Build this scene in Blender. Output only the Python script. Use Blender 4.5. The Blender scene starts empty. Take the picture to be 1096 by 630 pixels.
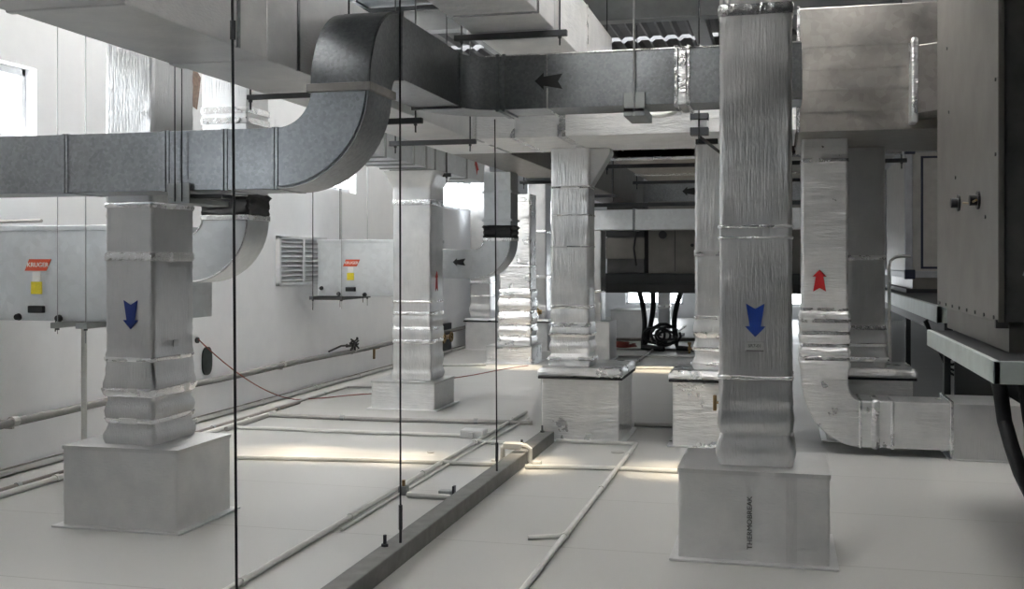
import bpy, bmesh, math, random
from mathutils import Vector, Matrix
random.seed(7)
C = bpy.context.scene.collection
PI = math.pi
# ------------------------------------------------------------------ camera (photo frame 1096 x 630)
F, HZ, EYE, YAW = 1150.0, 278.0, 1.6, math.atan(287 / 1150.0)
CO, SI = math.cos(YAW), math.sin(YAW)
cam_d = bpy.data.cameras.new('camera'); cam = bpy.data.objects.new('camera', cam_d); C.objects.link(cam)
cam.location = (0, 0, EYE); cam.rotation_euler = (PI / 2, 0, YAW)
cam_d.sensor_width = 36; cam_d.lens = F / 1096 * 36; cam_d.shift_y = -(315 - HZ) / 1096
cam_d.clip_start = 0.05; cam_d.clip_end = 300
bpy.context.scene.camera = cam

def G(px, py, z=0.0):
    """point of the horizontal plane at height z seen at a photo pixel"""
    zc = F * (EYE - z) / (py - HZ); xc = (px - 548) * zc / F
    return Vector((xc * CO - zc * SI, xc * SI + zc * CO, z))
# ------------------------------------------------------------------ materials
def nt(m):
    m.use_nodes = True; t = m.node_tree; t.nodes.clear(); return t
def base(name, col, rough=.6, metal=0.0, spec=.5):
    m = bpy.data.materials.new(name); t = nt(m)
    o = t.nodes.new('ShaderNodeOutputMaterial'); b = t.nodes.new('ShaderNodeBsdfPrincipled')
    b.inputs['Base Color'].default_value = (*col, 1); b.inputs['Roughness'].default_value = rough
    b.inputs['Metallic'].default_value = metal; b.inputs['Specular IOR Level'].default_value = spec
    t.links.new(b.outputs[0], o.inputs[0]); return m, t, b
def coords(t, scale=(1, 1, 1)):
    g = t.nodes.new('ShaderNodeNewGeometry'); mp = t.nodes.new('ShaderNodeMapping')
    mp.inputs['Scale'].default_value = scale; t.links.new(g.outputs['Position'], mp.inputs[0]); return mp.outputs[0]
def noise(t, vec, scale, detail=4, rough=.55):
    n = t.nodes.new('ShaderNodeTexNoise'); n.inputs['Scale'].default_value = scale
    n.inputs['Detail'].default_value = detail; n.inputs['Roughness'].default_value = rough
    t.links.new(vec, n.inputs['Vector']); return n.outputs['Fac']
def ramp(t, fac, stops):
    r = t.nodes.new('ShaderNodeValToRGB'); e = r.color_ramp.elements
    while len(e) < len(stops): e.new(.5)
    for k, (p, c) in enumerate(stops):
        e[k].position = p; e[k].color = (*c, 1) if len(c) == 3 else c
    t.links.new(fac, r.inputs[0]); return r.outputs[0]
def bump(t, b, h, strength=.3, dist=.01, prev=None):
    n = t.nodes.new('ShaderNodeBump'); n.inputs['Strength'].default_value = strength; n.inputs['Distance'].default_value = dist
    t.links.new(h, n.inputs['Height'])
    if prev: t.links.new(prev, n.inputs['Normal'])
    t.links.new(n.outputs[0], b.inputs['Normal']); return n.outputs[0]
def rough_ramp(t, b, fac, lo, hi):
    m = t.nodes.new('ShaderNodeMapRange'); m.inputs['To Min'].default_value = lo; m.inputs['To Max'].default_value = hi
    m.inputs['From Min'].default_value = .3; m.inputs['From Max'].default_value = .7
    t.links.new(fac, m.inputs['Value']); t.links.new(m.outputs[0], b.inputs['Roughness'])
def g3(v, tint=(1, 1, 1)): return tuple(v * k for k in tint)

def m_galv(name, lo, hi, r0, r1, tint=(.97, 1, 1.02), spang=28, metal=1.0):
    m, t, b = base(name, (.5, .5, .5), .35, metal)
    v = coords(t)
    vo = t.nodes.new('ShaderNodeTexVoronoi'); vo.inputs['Scale'].default_value = spang; t.links.new(v, vo.inputs['Vector'])
    n1 = noise(t, v, 3.0, 5); n2 = noise(t, v, 40, 3)
    mx = t.nodes.new('ShaderNodeMix'); mx.data_type = 'FLOAT'; mx.inputs['Factor'].default_value = .3
    t.links.new(n1, mx.inputs['A']); t.links.new(vo.outputs['Color'], mx.inputs['B'])
    t.links.new(ramp(t, mx.outputs['Result'], [(.25, g3(lo, tint)), (.75, g3(hi, tint))]), b.inputs['Base Color'])
    rough_ramp(t, b, n1, r0, r1)
    bump(t, b, n2, .05, .004); return m
def m_foil(name, val, r0, r1, stretch, strength=.35, fine=90, metal=.85, crease=.5):
    m, t, b = base(name, (val,) * 3, .4, metal)
    v = coords(t, stretch); v2 = coords(t)
    n1 = noise(t, v, fine, 3, .6); n2 = noise(t, v2, 5, 4); n3 = noise(t, v2, 2.2, 2)
    t.links.new(ramp(t, n2, [(.3, g3(val * .86, (.98, .99, 1))), (.7, g3(val, (1, 1, 1)))]), b.inputs['Base Color'])
    rough_ramp(t, b, n2, r0, r1)
    p = bump(t, b, n1, strength, .014); bump(t, b, n3, crease, .03, p); return m
M = {}
M['galv'] = m_galv('galvanised_sheet', .23, .39, .28, .38, (.95, 1, 1.05), spang=60)
M['galv_dull'] = m_galv('dull_galvanised_sheet', .29, .41, .36, .5, (1.05, 1, .94), 18)
M['galv_bright'] = m_galv('fan_casing_sheet', .58, .70, .4, .5, (.96, 1, 1.03), 20, .65)
M['foil'] = m_foil('foil_wrap', .70, .3, .42, (1, 1, .05), .4, 120, .92)
M['foil_h'] = m_foil('foil_wrap_cross_grain', .88, .27, .40, (.14, .14, 1), .6, 55, .72)
M['foil_crinkle'] = m_foil('crinkled_foil_wrap', .80, .24, .36, (.18, .18, 1), 1.0, 38, .88, .9)
M['foil_bright'] = m_foil('bright_foil_wrap', .9, .3, .42, (1, 1, .08), .6, 75, .75)
M['foil_white'] = m_foil('pale_foil_wrap', .88, .4, .55, (.2, .2, 1), .8, 50, .15, .7)
M['foil_plain'] = m_foil('smooth_foil_board', .76, .36, .48, (.3, .3, 1), .3, 90, .55, .25)
M['tape'] = m_foil('foil_tape', .92, .2, .32, (.4, .4, .4), .5, 60, .95, .6)
def wall_mat():
    m, t, b = base('white_wall_paint', (.8, .8, .81), .75, 0, .3)
    v = coords(t); n = noise(t, v, 1.3, 6, .65)
    t.links.new(ramp(t, n, [(.25, (.83, .84, .86)), (.6, (.91, .92, .935))]), b.inputs['Base Color'])
    bump(t, b, noise(t, v, 45, 4), .12, .004); return m
M['wall'] = wall_mat()
simple_later = None
def floor_mat():
    m, t, b = base('pale_floor_boards', (.6, .59, .56), .5, 0, .45)
    g = t.nodes.new('ShaderNodeNewGeometry'); mp = t.nodes.new('ShaderNodeMapping')
    mp.inputs['Location'].default_value = (.35, .22, 0); t.links.new(g.outputs['Position'], mp.inputs[0])
    br = t.nodes.new('ShaderNodeTexBrick'); br.offset = .5
    br.inputs['Scale'].default_value = 1; br.inputs['Mortar Size'].default_value = .004
    br.inputs['Mortar Smooth'].default_value = .1; br.inputs['Brick Width'].default_value = 9.76; br.inputs['Row Height'].default_value = 1.22
    br.inputs['Color1'].default_value = (.51, .508, .495, 1); br.inputs['Color2'].default_value = (.49, .488, .475, 1)
    br.inputs['Mortar'].default_value = (.33, .325, .31, 1); t.links.new(mp.outputs[0], br.inputs['Vector'])
    v = coords(t); n = noise(t, v, 1.1, 6, .6); n2 = noise(t, v, 14, 4, .7)
    mu = t.nodes.new('ShaderNodeMix'); mu.data_type = 'RGBA'; mu.blend_type = 'MULTIPLY'; mu.inputs['Factor'].default_value = 1
    t.links.new(br.outputs['Color'], mu.inputs['A'])
    t.links.new(ramp(t, n, [(.2, (.86, .86, .86)), (.65, (1, 1, 1))]), mu.inputs['B'])
    mu2 = t.nodes.new('ShaderNodeMix'); mu2.data_type = 'RGBA'; mu2.blend_type = 'MULTIPLY'; mu2.inputs['Factor'].default_value = 1
    t.links.new(mu.outputs['Result'], mu2.inputs['A'])
    t.links.new(ramp(t, n2, [(.15, (.8, .79, .77)), (.33, (1, 1, 1))]), mu2.inputs['B'])
    t.links.new(mu2.outputs['Result'], b.inputs['Base Color'])
    rough_ramp(t, b, n, .32, .5); return m
M['floor'] = floor_mat()
def simple(key, name, col, rough=.5, metal=0, var=.15, sc=8):
    m, t, b = base(name, col, rough, metal)
    n = noise(t, coords(t), sc, 4)
    t.links.new(ramp(t, n, [(.3, g3(1 - var, col)), (.7, g3(1, col))]), b.inputs['Base Color']); M[key] = m
simple('block', 'grey_block_wall', (.26, .255, .25), .8)
simple('white_pipe', 'white_plastic_pipe', (.74, .74, .71), .45)
simple('grey_pipe', 'grey_pipe', (.42, .41, .39), .5)
simple('dark_pipe', 'dull_dark_pipe', (.24, .235, .225), .6)
simple('brown_pipe', 'brown_grey_conduit', (.25, .22, .2), .55)
simple('rod', 'threaded_steel_rod', (.04, .042, .045), .45, .6)
simple('grey_rod', 'zinc_plated_rod', (.30, .31, .32), .4, .5)
simple('light_rod', 'bright_steel_rod', (.5, .51, .52), .35, .9)
simple('strut', 'dark_steel_channel', (.09, .095, .1), .5, .7)
simple('strut_light', 'galvanised_steel_channel', (.38, .4, .4), .45, .8)
simple('black_rubber', 'black_rubber', (.012, .012, .014), .5)
simple('black_cloth', 'black_flexible_cloth', (.018, .018, .02), .42, 0, .4, 20)
simple('kerb', 'dark_grey_kerb', (.19, .19, .185), .65, 0, .25, 12)
simple('roof', 'dark_roof_sheet', (.14, .14, .145), .6, .3, .3, 3)
simple('beam', 'grey_painted_steel', (.33, .34, .34), .5, .2)
simple('ahu', 'brownish_panel_steel', (.21, .20, .186), .45, .55, .22, 4)
simple('ahu_dark', 'dark_panel_steel', (.10, .10, .10), .5, .4, .4, 5)
simple('cream', 'cream_panel', (.36, .35, .33), .45)
simple('alu', 'aluminium_frame', (.34, .35, .37), .5, .6)
simple('navy', 'navy_corner_plastic', (.012, .016, .04), .45)
simple('steel_green', 'pale_green_painted_steel', (.55, .61, .59), .5, .1)
simple('dark_steel', 'dark_painted_steel', (.035, .037, .04), .55, .2)
simple('blue', 'blue_paint', (.008, .045, .30), .5)
simple('red', 'red_paint', (.55, .015, .02), .5)
simple('black_paint', 'black_paint', (.008, .008, .009), .55)
simple('logo_red', 'red_orange_sticker', (.62, .085, .03), .4)
simple('white_ink', 'white_print', (.8, .8, .78), .5)
simple('yellow', 'yellow_sticker', (.72, .60, .03), .5, 0, .2, 60)
simple('label', 'pale_sticker', (.55, .56, .55), .5)
simple('faded_ink', 'faded_print', (.09, .09, .095), .6)
simple('ink', 'dark_print', (.03, .03, .035), .6)
simple('brass', 'brass', (.32, .22, .10), .4, .7)
simple('red_cable', 'red_cable_sheath', (.26, .045, .03), .5)
simple('white_frame', 'white_window_frame', (.78, .79, .8), .4)
simple('louvre', 'white_louvre_paint', (.75, .76, .77), .4)
simple('void', 'dark_louvre_void', (.5, .5, .51), .8)
simple('opening', 'dark_green_plate', (.03, .045, .04), .5, .2, .5, 30)
simple('grime', 'grimy_grey_mortar', (.36, .345, .32), .85, 0, .6, 9)
simple('stain', 'flaking_dark_patch', (.28, .2, .16), .8, 0, .5, 25)
def glass_mat():
    m = bpy.data.materials.new('window_glass'); t = nt(m)
    o = t.nodes.new('ShaderNodeOutputMaterial'); mx = t.nodes.new('ShaderNodeMixShader'); mx.inputs[0].default_value = .06
    tr = t.nodes.new('ShaderNodeBsdfTransparent'); gl = t.nodes.new('ShaderNodeBsdfGlossy'); gl.inputs['Roughness'].default_value = .03
    n = noise(t, coords(t), 2); t.links.new(ramp(t, n, [(.3, (.93, .95, .96)), (.7, (.97, .98, .98))]), tr.inputs[0])
    t.links.new(tr.outputs[0], mx.inputs[1]); t.links.new(gl.outputs[0], mx.inputs[2]); t.links.new(mx.outputs[0], o.inputs[0]); return m
M['glass'] = glass_mat()
def grp_mat():  # translucent sheet for the added, out-of-view roof openings
    m = bpy.data.materials.new('added_roof_sheet'); t = nt(m); o = t.nodes.new('ShaderNodeOutputMaterial'); tr = t.nodes.new('ShaderNodeBsdfTranslucent')
    t.links.new(ramp(t, noise(t, coords(t), 3), [(.3, (.88, .90, .92)), (.7, (.93, .95, .97))]), tr.inputs[0]); t.links.new(tr.outputs[0], o.inputs[0]); return m
M['grp'] = grp_mat()
# ------------------------------------------------------------------ mesh builder
class MB:
    def __init__(s): s.v = []; s.f = []
    def add(s, vs, fs):
        n = len(s.v); s.v += [tuple(p) for p in vs]; s.f += [tuple(i + n for i in q) for q in fs]; return s
    def box(s, x0, x1, y0, y1, z0, z1):
        vs = [(x, y, z) for z in (z0, z1) for x, y in ((x0, y0), (x1, y0), (x1, y1), (x0, y1))]
        return s.add(vs, [(3, 2, 1, 0), (4, 5, 6, 7), (0, 1, 5, 4), (1, 2, 6, 5), (2, 3, 7, 6), (3, 0, 4, 7)])
    def loft(s, rings, cap=True, closed=False):
        n = len(rings[0]); vs = [p for r in rings for p in r]; fs = []
        R = len(rings)
        for a in range(R if closed else R - 1):
            b = (a + 1) % R
            for k in range(n):
                fs.append((a * n + k, a * n + (k + 1) % n, b * n + (k + 1) % n, b * n + k))
        if cap and not closed:
            fs.append(tuple(reversed(range(n)))); fs.append(tuple((R - 1) * n + k for k in range(n)))
        return s.add(vs, fs)
    def tube(s, pts, r, n=8):
        pts = [Vector(p) for p in pts]; rings = []
        prev = None
        for k, p in enumerate(pts):
            a = pts[max(k - 1, 0)]; b = pts[min(k + 1, len(pts) - 1)]; d = (b - a).normalized()
            if prev is None:
                u = d.orthogonal().normalized()
            else:
                u = prev - d * prev.dot(d); u = u.normalized() if u.length > 1e-6 else d.orthogonal().normalized()
            prev = u; w = d.cross(u)
            rings.append([p + (u * math.cos(2 * PI * i / n) + w * math.sin(2 * PI * i / n)) * r for i in range(n)])
        return s.loft(rings)
    def disc(s, c, axis, r, h, n=16, r2=None):
        c = Vector(c); a = Vector(axis).normalized(); u = a.orthogonal().normalized(); w = a.cross(u); r2 = r if r2 is None else r2
        rg = [[c + a * o + (u * math.cos(2 * PI * i / n) + w * math.sin(2 * PI * i / n)) * q for i in range(n)] for o, q in ((0, r), (h, r2))]
        return s.loft(rg)
    def prism(s, poly, o, u, v, d):
        """polygon poly (2-D) in the plane o + a*u + b*v, thickened by vector d"""
        o, u, v, d = Vector(o), Vector(u), Vector(v), Vector(d)
        r0 = [o + u * a + v * b for a, b in poly]; return s.loft([r0, [p + d for p in r0]])
    def build(s, name, mat, parent=None, bevel=0, smooth=False, seg=2):
        me = bpy.data.meshes.new(name); off = parent_origin(parent)
        me.from_pydata([tuple(Vector(p) - off) for p in s.v], [], s.f)
        bm = bmesh.new(); bm.from_mesh(me); bmesh.ops.recalc_face_normals(bm, faces=bm.faces); bm.to_mesh(me); bm.free()
        me.materials.append(M[mat] if isinstance(mat, str) else mat)
        o = bpy.data.objects.new(name, me); C.objects.link(o)
        if parent: o.parent = parent
        if smooth:
            for p in me.polygons: p.use_smooth = True
            me.set_sharp_from_angle(angle=math.radians(38))
        if bevel:
            b = o.modifiers.new('edge', 'BEVEL'); b.width = bevel; b.segments = seg; b.limit_method = 'ANGLE'
        return o
def parent_origin(p):
    v = Vector((0, 0, 0))
    while p: v += Vector(p.location); p = p.parent
    return v
def tag(o, label, cat, group=None, kind=None):
    if label: o['label'] = label
    if cat: o['category'] = cat
    if group: o['group'] = group
    if kind: o['kind'] = kind
    return o
def thing(name, label, cat, loc=(0, 0, 0), group=None):
    o = bpy.data.objects.new(name, None); C.objects.link(o); o.location = loc; o.empty_display_size = .1
    return tag(o, label, cat, group)
def struct(mb, name, mat, parent=None, **k):
    o = mb.build(name, mat, parent, **k)
    if not parent: o['kind'] = 'structure'
    return o
def text(name, s, size, origin, u, v, mat, parent, depth=.002, squeeze=1.0, bold=.008):
    cu = bpy.data.curves.new('lettering', 'FONT'); cu.body = s; cu.size = size; cu.extrude = depth; cu.align_x = 'CENTER'; cu.align_y = 'CENTER'
    cu.offset = size * bold; cu.resolution_u = 3
    ob = bpy.data.objects.new('lettering', cu); C.objects.link(ob)
    bpy.context.view_layer.update()
    me = bpy.data.meshes.new_from_object(ob.evaluated_get(bpy.context.evaluated_depsgraph_get()))
    bpy.data.objects.remove(ob); bpy.data.curves.remove(cu)
    u, v = Vector(u).normalized(), Vector(v).normalized(); w = u.cross(v); off = Vector(origin) - parent_origin(parent)
    for p in me.vertices:
        p.co = off + u * p.co.x * squeeze + v * p.co.y + w * p.co.z
    me.materials.clear(); me.materials.append(M[mat])
    o = bpy.data.objects.new(name, me); C.objects.link(o); o.parent = parent; return o
def arc(c, r, a0, a1, n):  # (cos, sin) points
    return [(c[0] + r * math.cos(a0 + (a1 - a0) * k / n), c[1] + r * math.sin(a0 + (a1 - a0) * k / n)) for k in range(n + 1)]
# arrow: fishtail shape, points along +u, length 1, centred
ARROW = [(.5, 0), (.18, .30), (.18, .16), (-.5, .27), (-.34, 0), (-.5, -.27), (.18, -.16), (.18, -.30)]
def arrow(parent, mat, o, u, v, length, d, fat=1.0):
    return MB().prism([(a * length, b * length * fat) for a, b in ARROW], o, u, v, d).build('arrow_marking', mat, parent)
def rrect(x0, x1, y0, y1, r, n=3, sub=4):
    cs = [((x1 - r, y0 + r), -PI / 2), ((x1 - r, y1 - r), 0), ((x0 + r, y1 - r), PI / 2), ((x0 + r, y0 + r), PI)]
    cor = [arc(c, r, a, a + PI / 2, n) for c, a in cs]; out = []
    for k in range(4):
        out += cor[k]; a = cor[k][-1]; b = cor[(k + 1) % 4][0]
        out += [(a[0] + (b[0] - a[0]) * q, a[1] + (b[1] - a[1]) * q) for q in [.02] + [j / sub for j in range(1, sub)] + [.98]]
    return out
def foil_riser(name, label, x0, x1, y0, y1, z0, z1, bands=(), bulge=(), r=.022, mat='foil', jit=.0022, group=None, arrow_=None, top_flare=0, cat='air duct'):
    """foil-wrapped rectangular riser; bulge = [(z, half height, amount)], bands = z of tape bands"""
    t = thing(name, label, cat, ((x0 + x1) / 2, (y0 + y1) / 2, z0), group)
    def infl(z):
        e = 0
        for bz, bh, ba in bulge: e += ba * max(0, 1 - abs(z - bz) / bh) ** .7
        return e
    n = max(2, int((z1 - z0) / .028)); rings = []
    for k in range(n + 1):
        z = z0 + (z1 - z0) * k / n; e = infl(z)
        if top_flare and z > z1 - .16: e += top_flare * ((z - z1 + .16) / .16) ** .8
        rings.append([(a + random.uniform(-jit, jit), b + random.uniform(-jit, jit), z) for a, b in rrect(x0 - e, x1 + e, y0 - e, y1 + e, r + max(0, e * .3))])
    MB().loft(rings).build('foil_wrap', mat, t, smooth=True)
    for bz, bh in bands:
        rg = []
        for q in (0, .25, .5, .75, 1):
            z = bz + bh * (q - .5); e = infl(z) + .005 + .003 * (q in (.25, .5, .75))
            rg.append([(a + random.uniform(-.0015, .0015), b + random.uniform(-.0015, .0015), z + random.uniform(-.003, .003)) for a, b in rrect(x0 - e, x1 + e, y0 - e, y1 + e, r)])
        MB().loft(rg).build('tape_band', 'tape', t, smooth=True)
    return t
def foil_box(name, label, x0, x1, y0, y1, z1, mat='foil_plain', flange=.045, lid=None, group=None, z0=0, top_mat=None):
    t = thing(name, label, 'plinth box', ((x0 + x1) / 2, (y0 + y1) / 2, z0), group)
    zt = z1 - (lid or 0)
    rg = [[(a + random.uniform(-.0015, .0015), b + random.uniform(-.0015, .0015), z) for a, b in rrect(x0, x1, y0, y1, .014, 2, 6)] for z in [z0 + .004 + (zt - z0 - .004) * k / 10 for k in range(11)]]
    MB().loft(rg).build('box_casing', mat, t, smooth=True)
    if flange: MB().box(x0 - flange, x1 + flange, y0 - flange, y1 + flange, z0, z0 + .012).build('base_flange', mat, t, bevel=.003)
    if lid:
        e = .035
        rg = [[(a + random.uniform(-.004, .004), b + random.uniform(-.004, .004), z + random.uniform(-.003, .003)) for a, b in rrect(x0 - q, x1 + q, y0 - q, y1 + q, .02, 2, 8)] for z, q in ((zt + .008, e * .6), (zt + .02, e), (z1 - .03, e * .9), (z1, e * .3))]
        MB().loft(rg).build('lid', 'foil_crinkle', t, smooth=True)
        MB().box(x0 - e * .8, x1 + e * .8, y0 - e * .8, y1 + e * .8, zt - .012, zt + .008).build('lid_frame', 'dark_steel', t)
    else:  # taped top edge
        e = .006
        MB().loft([rrect3(x0 - e, x1 + e, y0 - e, y1 + e, z1 - .022), rrect3(x0 - e, x1 + e, y0 - e, y1 + e, z1), rrect3(x0 + .03, x1 - .03, y0 + .03, y1 - .03, z1 + .004)]).build('edge_tape', 'foil', t, smooth=True)
    return t
def rrect3(x0, x1, y0, y1, z): return [(a, b, z) for a, b in rrect(x0, x1, y0, y1, .012, 2, 6)]
def rod(x, y, z0, z1, r=.006): return MB().tube([(x, y, z0), (x, y, z1)], r, 6)
def trapeze(label, p0, p1, zch, ztop=4.55, w=.04, h=.04, mat='strut', over=.05, group='trapeze hangers', rmat='rod', rr=.006, below=.06):
    """channel under a duct from p0 to p1 (x, y), a rod near each end"""
    t = thing('trapeze_hanger', label, 'hanger', ((p0[0] + p1[0]) / 2, (p0[1] + p1[1]) / 2, zch - h), group)
    x0, x1 = sorted((p0[0], p1[0])); y0, y1 = sorted((p0[1], p1[1]))
    if x1 - x0 > y1 - y0: MB().box(x0 - over, x1 + over, y0 - w / 2, y0 + w / 2, zch - h, zch).build('channel', mat, t, bevel=.004)
    else: MB().box(x0 - w / 2, x0 + w / 2, y0 - over, y1 + over, zch - h, zch).build('channel', mat, t, bevel=.004)
    for q in (p0, p1):
        rod(q[0], q[1], zch - h - below, ztop, rr).build('rod', rmat, t, smooth=True)
        MB().disc((q[0], q[1], zch - h - .014), (0, 0, 1), .013, .014, 6).build('nut', 'strut', t)
    return t
# ------------------------------------------------------------------ the setting
XW = -5.6
YN, YF, ZR, XR = -9.0, 30.0, 4.75, 5.5
struct(MB().box(XW - .3, XR + .3, YN, YF + .3, -.2, 0), 'floor', 'floor')
WINS = [(-2.0, .6), (4.6, 7.2), (11.1, 13.67), (17.6, 20.1), (24.2, 26.7)]
ZS, ZT = 2.50, 3.08
w = MB(); ys = [YN] + [q for p in WINS for q in p] + [YF]
for k in range(0, len(ys), 2): w.box(XW - .28, XW, ys[k], ys[k + 1], 0, ZR)
for a, b in WINS: w.box(XW - .28, XW, a, b, 0, ZS); w.box(XW - .28, XW, a, b, ZT, ZR)
struct(w, 'wall_left', 'wall')
for k, (a, b) in enumerate(WINS):
    x0, x1 = XW - .15, XW - .10; f = MB()
    f.box(x0, x1, a, a + .045, ZS, ZT).box(x0, x1, b - .045, b, ZS, ZT).box(x0, x1, a, b, ZS, ZS + .06).box(x0, x1, a, b, ZT - .06, ZT)
    f.box(x0, x1, (a + b) / 2 - .03, (a + b) / 2 + .03, ZS, ZT)
    fr = struct(f, 'window_%d' % (k + 1), 'white_frame', bevel=.006)
    MB().box(x0 + .02, x0 + .026, a + .05, b - .05, ZS + .05, ZT - .05).build('pane', 'glass', fr)
struct(MB().box(XR, XR + .25, YN, YF, 0, ZR), 'wall_right', 'block')
struct(MB().box(XW - .28, XR + .25, YN - .25, YN, 0, ZR), 'wall_back', 'block')
FW = [(-4.2, -2.6), (-1.2, 1.2)]
w = MB(); xs = [XW] + [q for p in FW for q in p] + [XR]
for k in range(0, len(xs), 2): w.box(xs[k], xs[k + 1], YF, YF + .25, 0, ZR)
for a, b in FW: w.box(a, b, YF, YF + .25, 0, .35); w.box(a, b, YF, YF + .25, 1.5, ZR)
struct(w, 'wall_far', 'wall')
for k, (a, b) in enumerate(FW):
    f = MB(); y0, y1 = YF + .08, YF + .13
    f.box(a, a + .06, y0, y1, .35, 1.5).box(b - .06, b, y0, y1, .35, 1.5).box(a, b, y0, y1, .35, .41).box(a, b, y0, y1, 1.44, 1.5).box((a + b) / 2 - .03, (a + b) / 2 + .03, y0, y1, .35, 1.5)
    fr = struct(f, 'window_%d' % (k + 6), 'white_frame')
    MB().box(a + .05, b - .05, y0 + .02, y0 + .026, .4, 1.45).build('pane', 'glass', fr)
# roof sheet with two rooflight slots running across the hall
SL = [(7.8, 8.02), (15.15, 15.4)]; SLX = (-4.9, -.8)
cuts = [YN] + [q for p in SL for q in p] + [YF]
r = MB()
SY = [(3.6, 16.5), (7.5, 12.0)]; ADDED_STRIPS = [(-5.57, -4.95), (2.3, 2.9)]          # unseen translucent roof strips, added to brighten the left wall and the hall
def sheet(xa, xb, y0, y1):
    prof = []; x = xa
    while x < xb - .02:
        prof += [(x, 0), (x + .05, .04), (x + .15, .04), (x + .20, 0)]; x += .2
    ring = [(px, pz + ZR - .04) for px, pz in prof] + [(prof[-1][0], ZR + .06), (prof[0][0], ZR + .06)]
    r.loft([[(px, y0, pz) for px, pz in ring], [(px, y1, pz) for px, pz in ring]])
ADDED_PATCHES = [(-1.9, -.9, 1.5, 5.0), (-.7, .7, 6.6, 7.75), (-.4, .9, 7.75, 8.5)]   # unseen translucent sheets, added to brighten floor, box fronts and plenum
for (xa, xb), (ya, yb) in zip(ADDED_STRIPS, SY): sheet(xa - .04, xb + .04, YN, ya); sheet(xa - .04, xb + .04, yb, YF)
sheet(XW - .1, ADDED_STRIPS[0][0], YN, YF); sheet(ADDED_STRIPS[1][1], XR + .1, YN, YF)
holes = ADDED_PATCHES + [(SLX[0], SLX[1], a, b) for a, b in SL]
ycut = sorted({YN, YF} | {h[2] for h in holes} | {h[3] for h in holes})
for y0, y1 in zip(ycut[:-1], ycut[1:]):
    x = ADDED_STRIPS[0][1]
    for h in sorted(h for h in holes if h[2] <= y0 and h[3] >= y1):
        sheet(x - .03, h[0] + .03, y0, y1); x = h[1]
    sheet(x - .03, ADDED_STRIPS[1][0] + .03, y0, y1)
struct(r, 'ceiling', 'roof')
for k, p in enumerate(ADDED_PATCHES): struct(MB().box(p[0] - .02, p[1] + .02, p[2], p[3], ZR + .061, ZR + .066), 'window_%d' % (k + 13), 'grp')  # added fill-light sheets out of view, not known windows

for k, (a, b) in enumerate(SL):
    struct(MB().box(SLX[0], SLX[1], a, b, ZR + .07, ZR + .076), 'window_%d' % (k + 9), 'glass')
for k, (a, b) in enumerate(ADDED_STRIPS): struct(MB().box(a - .02, b + .02, .0 + SY[k][0], SY[k][1], ZR + .061, ZR + .066), 'window_%d' % (k + 11), 'grp')  # added light strips above the frame, not known windows
# roof steel
def ibeam(mb, ax, c, a, b, z0, h=.24, wd=.16, tf=.016):
    for lo, hi, hw in ((z0, z0 + tf, wd / 2), (z0 + tf, z0 + h - tf, .006), (z0 + h - tf, z0 + h, wd / 2)):
        if ax == 'x': mb.box(a, b, c - hw, c + hw, lo, hi)
        else: mb.box(c - hw, c + hw, a, b, lo, hi)
    return mb
n = 0
for yb in (2.5, 7.3, 12.0, 17.0, 22.0, 26.5):
    n += 1; struct(ibeam(MB(), 'x', yb, XW, XR, 4.27, .28, .2), 'trim_%d' % n, 'beam')
for xb in (-3.9, -1.0, 1.9, 4.2):
    n += 1; struct(ibeam(MB(), 'y', xb, YN, YF, 4.555, .15, .2), 'trim_%d' % n, 'beam')
# ------------------------------------------------------------------ left row: plinth boxes and foil risers
bx = foil_box('plinth_box', 'bare grey foil plinth box under the riser with the blue arrow beside the left wall', -4.19, -3.42, 5.62, 6.25, .486)
acc = [(.53, .05, .02), (.60, .04, -.006), (.68, .05, .012), (.75, .03, -.008), (.84, .06, .02), (.93, .05, .008), (1.02, .03, .006)]
t = foil_riser('duct_riser', 'square foil duct riser with a blue down arrow on the left plinth box', -3.97, -3.64, 5.72, 6.18, .49, 3.3,
               bands=[(.80, .05), (.63, .03), (1.00, .025), (1.62, .05), (1.93, .03)], bulge=acc)
arrow(t, 'blue', (-3.79, 5.716, 1.27), (0, 0, -1), (1, 0, 0), .175, (0, -.003, 0))
MB().box(-3.634, -3.637, 5.93, 5.99, 1.065, 1.105).build('label_sticker', 'label', t)
foil_box('plinth_box', 'small pale foil plinth box under the riser beside the second fan unit', -4.27, -3.55, 10.85, 11.55, .30, mat='foil_h')
t = foil_riser('duct_riser', 'foil duct riser with a narrow red mark on its side, beside the second fan unit', -4.07, -3.64, 10.98, 11.42, .305, 2.556,
               bands=[(.72, .04), (.86, .03), (1.02, .04), (2.22, .06), (1.15, .02)], bulge=[(.36, .06, .02), (.52, .08, .012), (.8, .06, .015), (.95, .05, .012), (2.3, .2, .004)], top_flare=.09, mat='foil_bright')
arrow(t, 'red', (-3.632, 11.16, 1.37), (0, 0, 1), (0, -1, 0), .22, (.003, 0, 0), .7)
foil_box('plinth_box', 'sunlit low foil plinth box under the strongly ribbed riser', -4.42, -3.69, 16.05, 16.75, .27, mat='foil_crinkle')
t = foil_riser('duct_riser', 'strongly ribbed foil duct riser standing in the sunlit patch of floor', -4.25, -3.75, 16.2, 16.62, .275, 2.62,
               bands=[(.42, .03), (.60, .05), (.80, .06), (.98, .06), (1.12, .05), (1.5, .03)],
               bulge=[(.34, .07, .03), (.5, .08, .035), (.7, .09, .04), (.9, .09, .035), (1.07, .07, .025)], mat='foil_crinkle')
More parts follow.
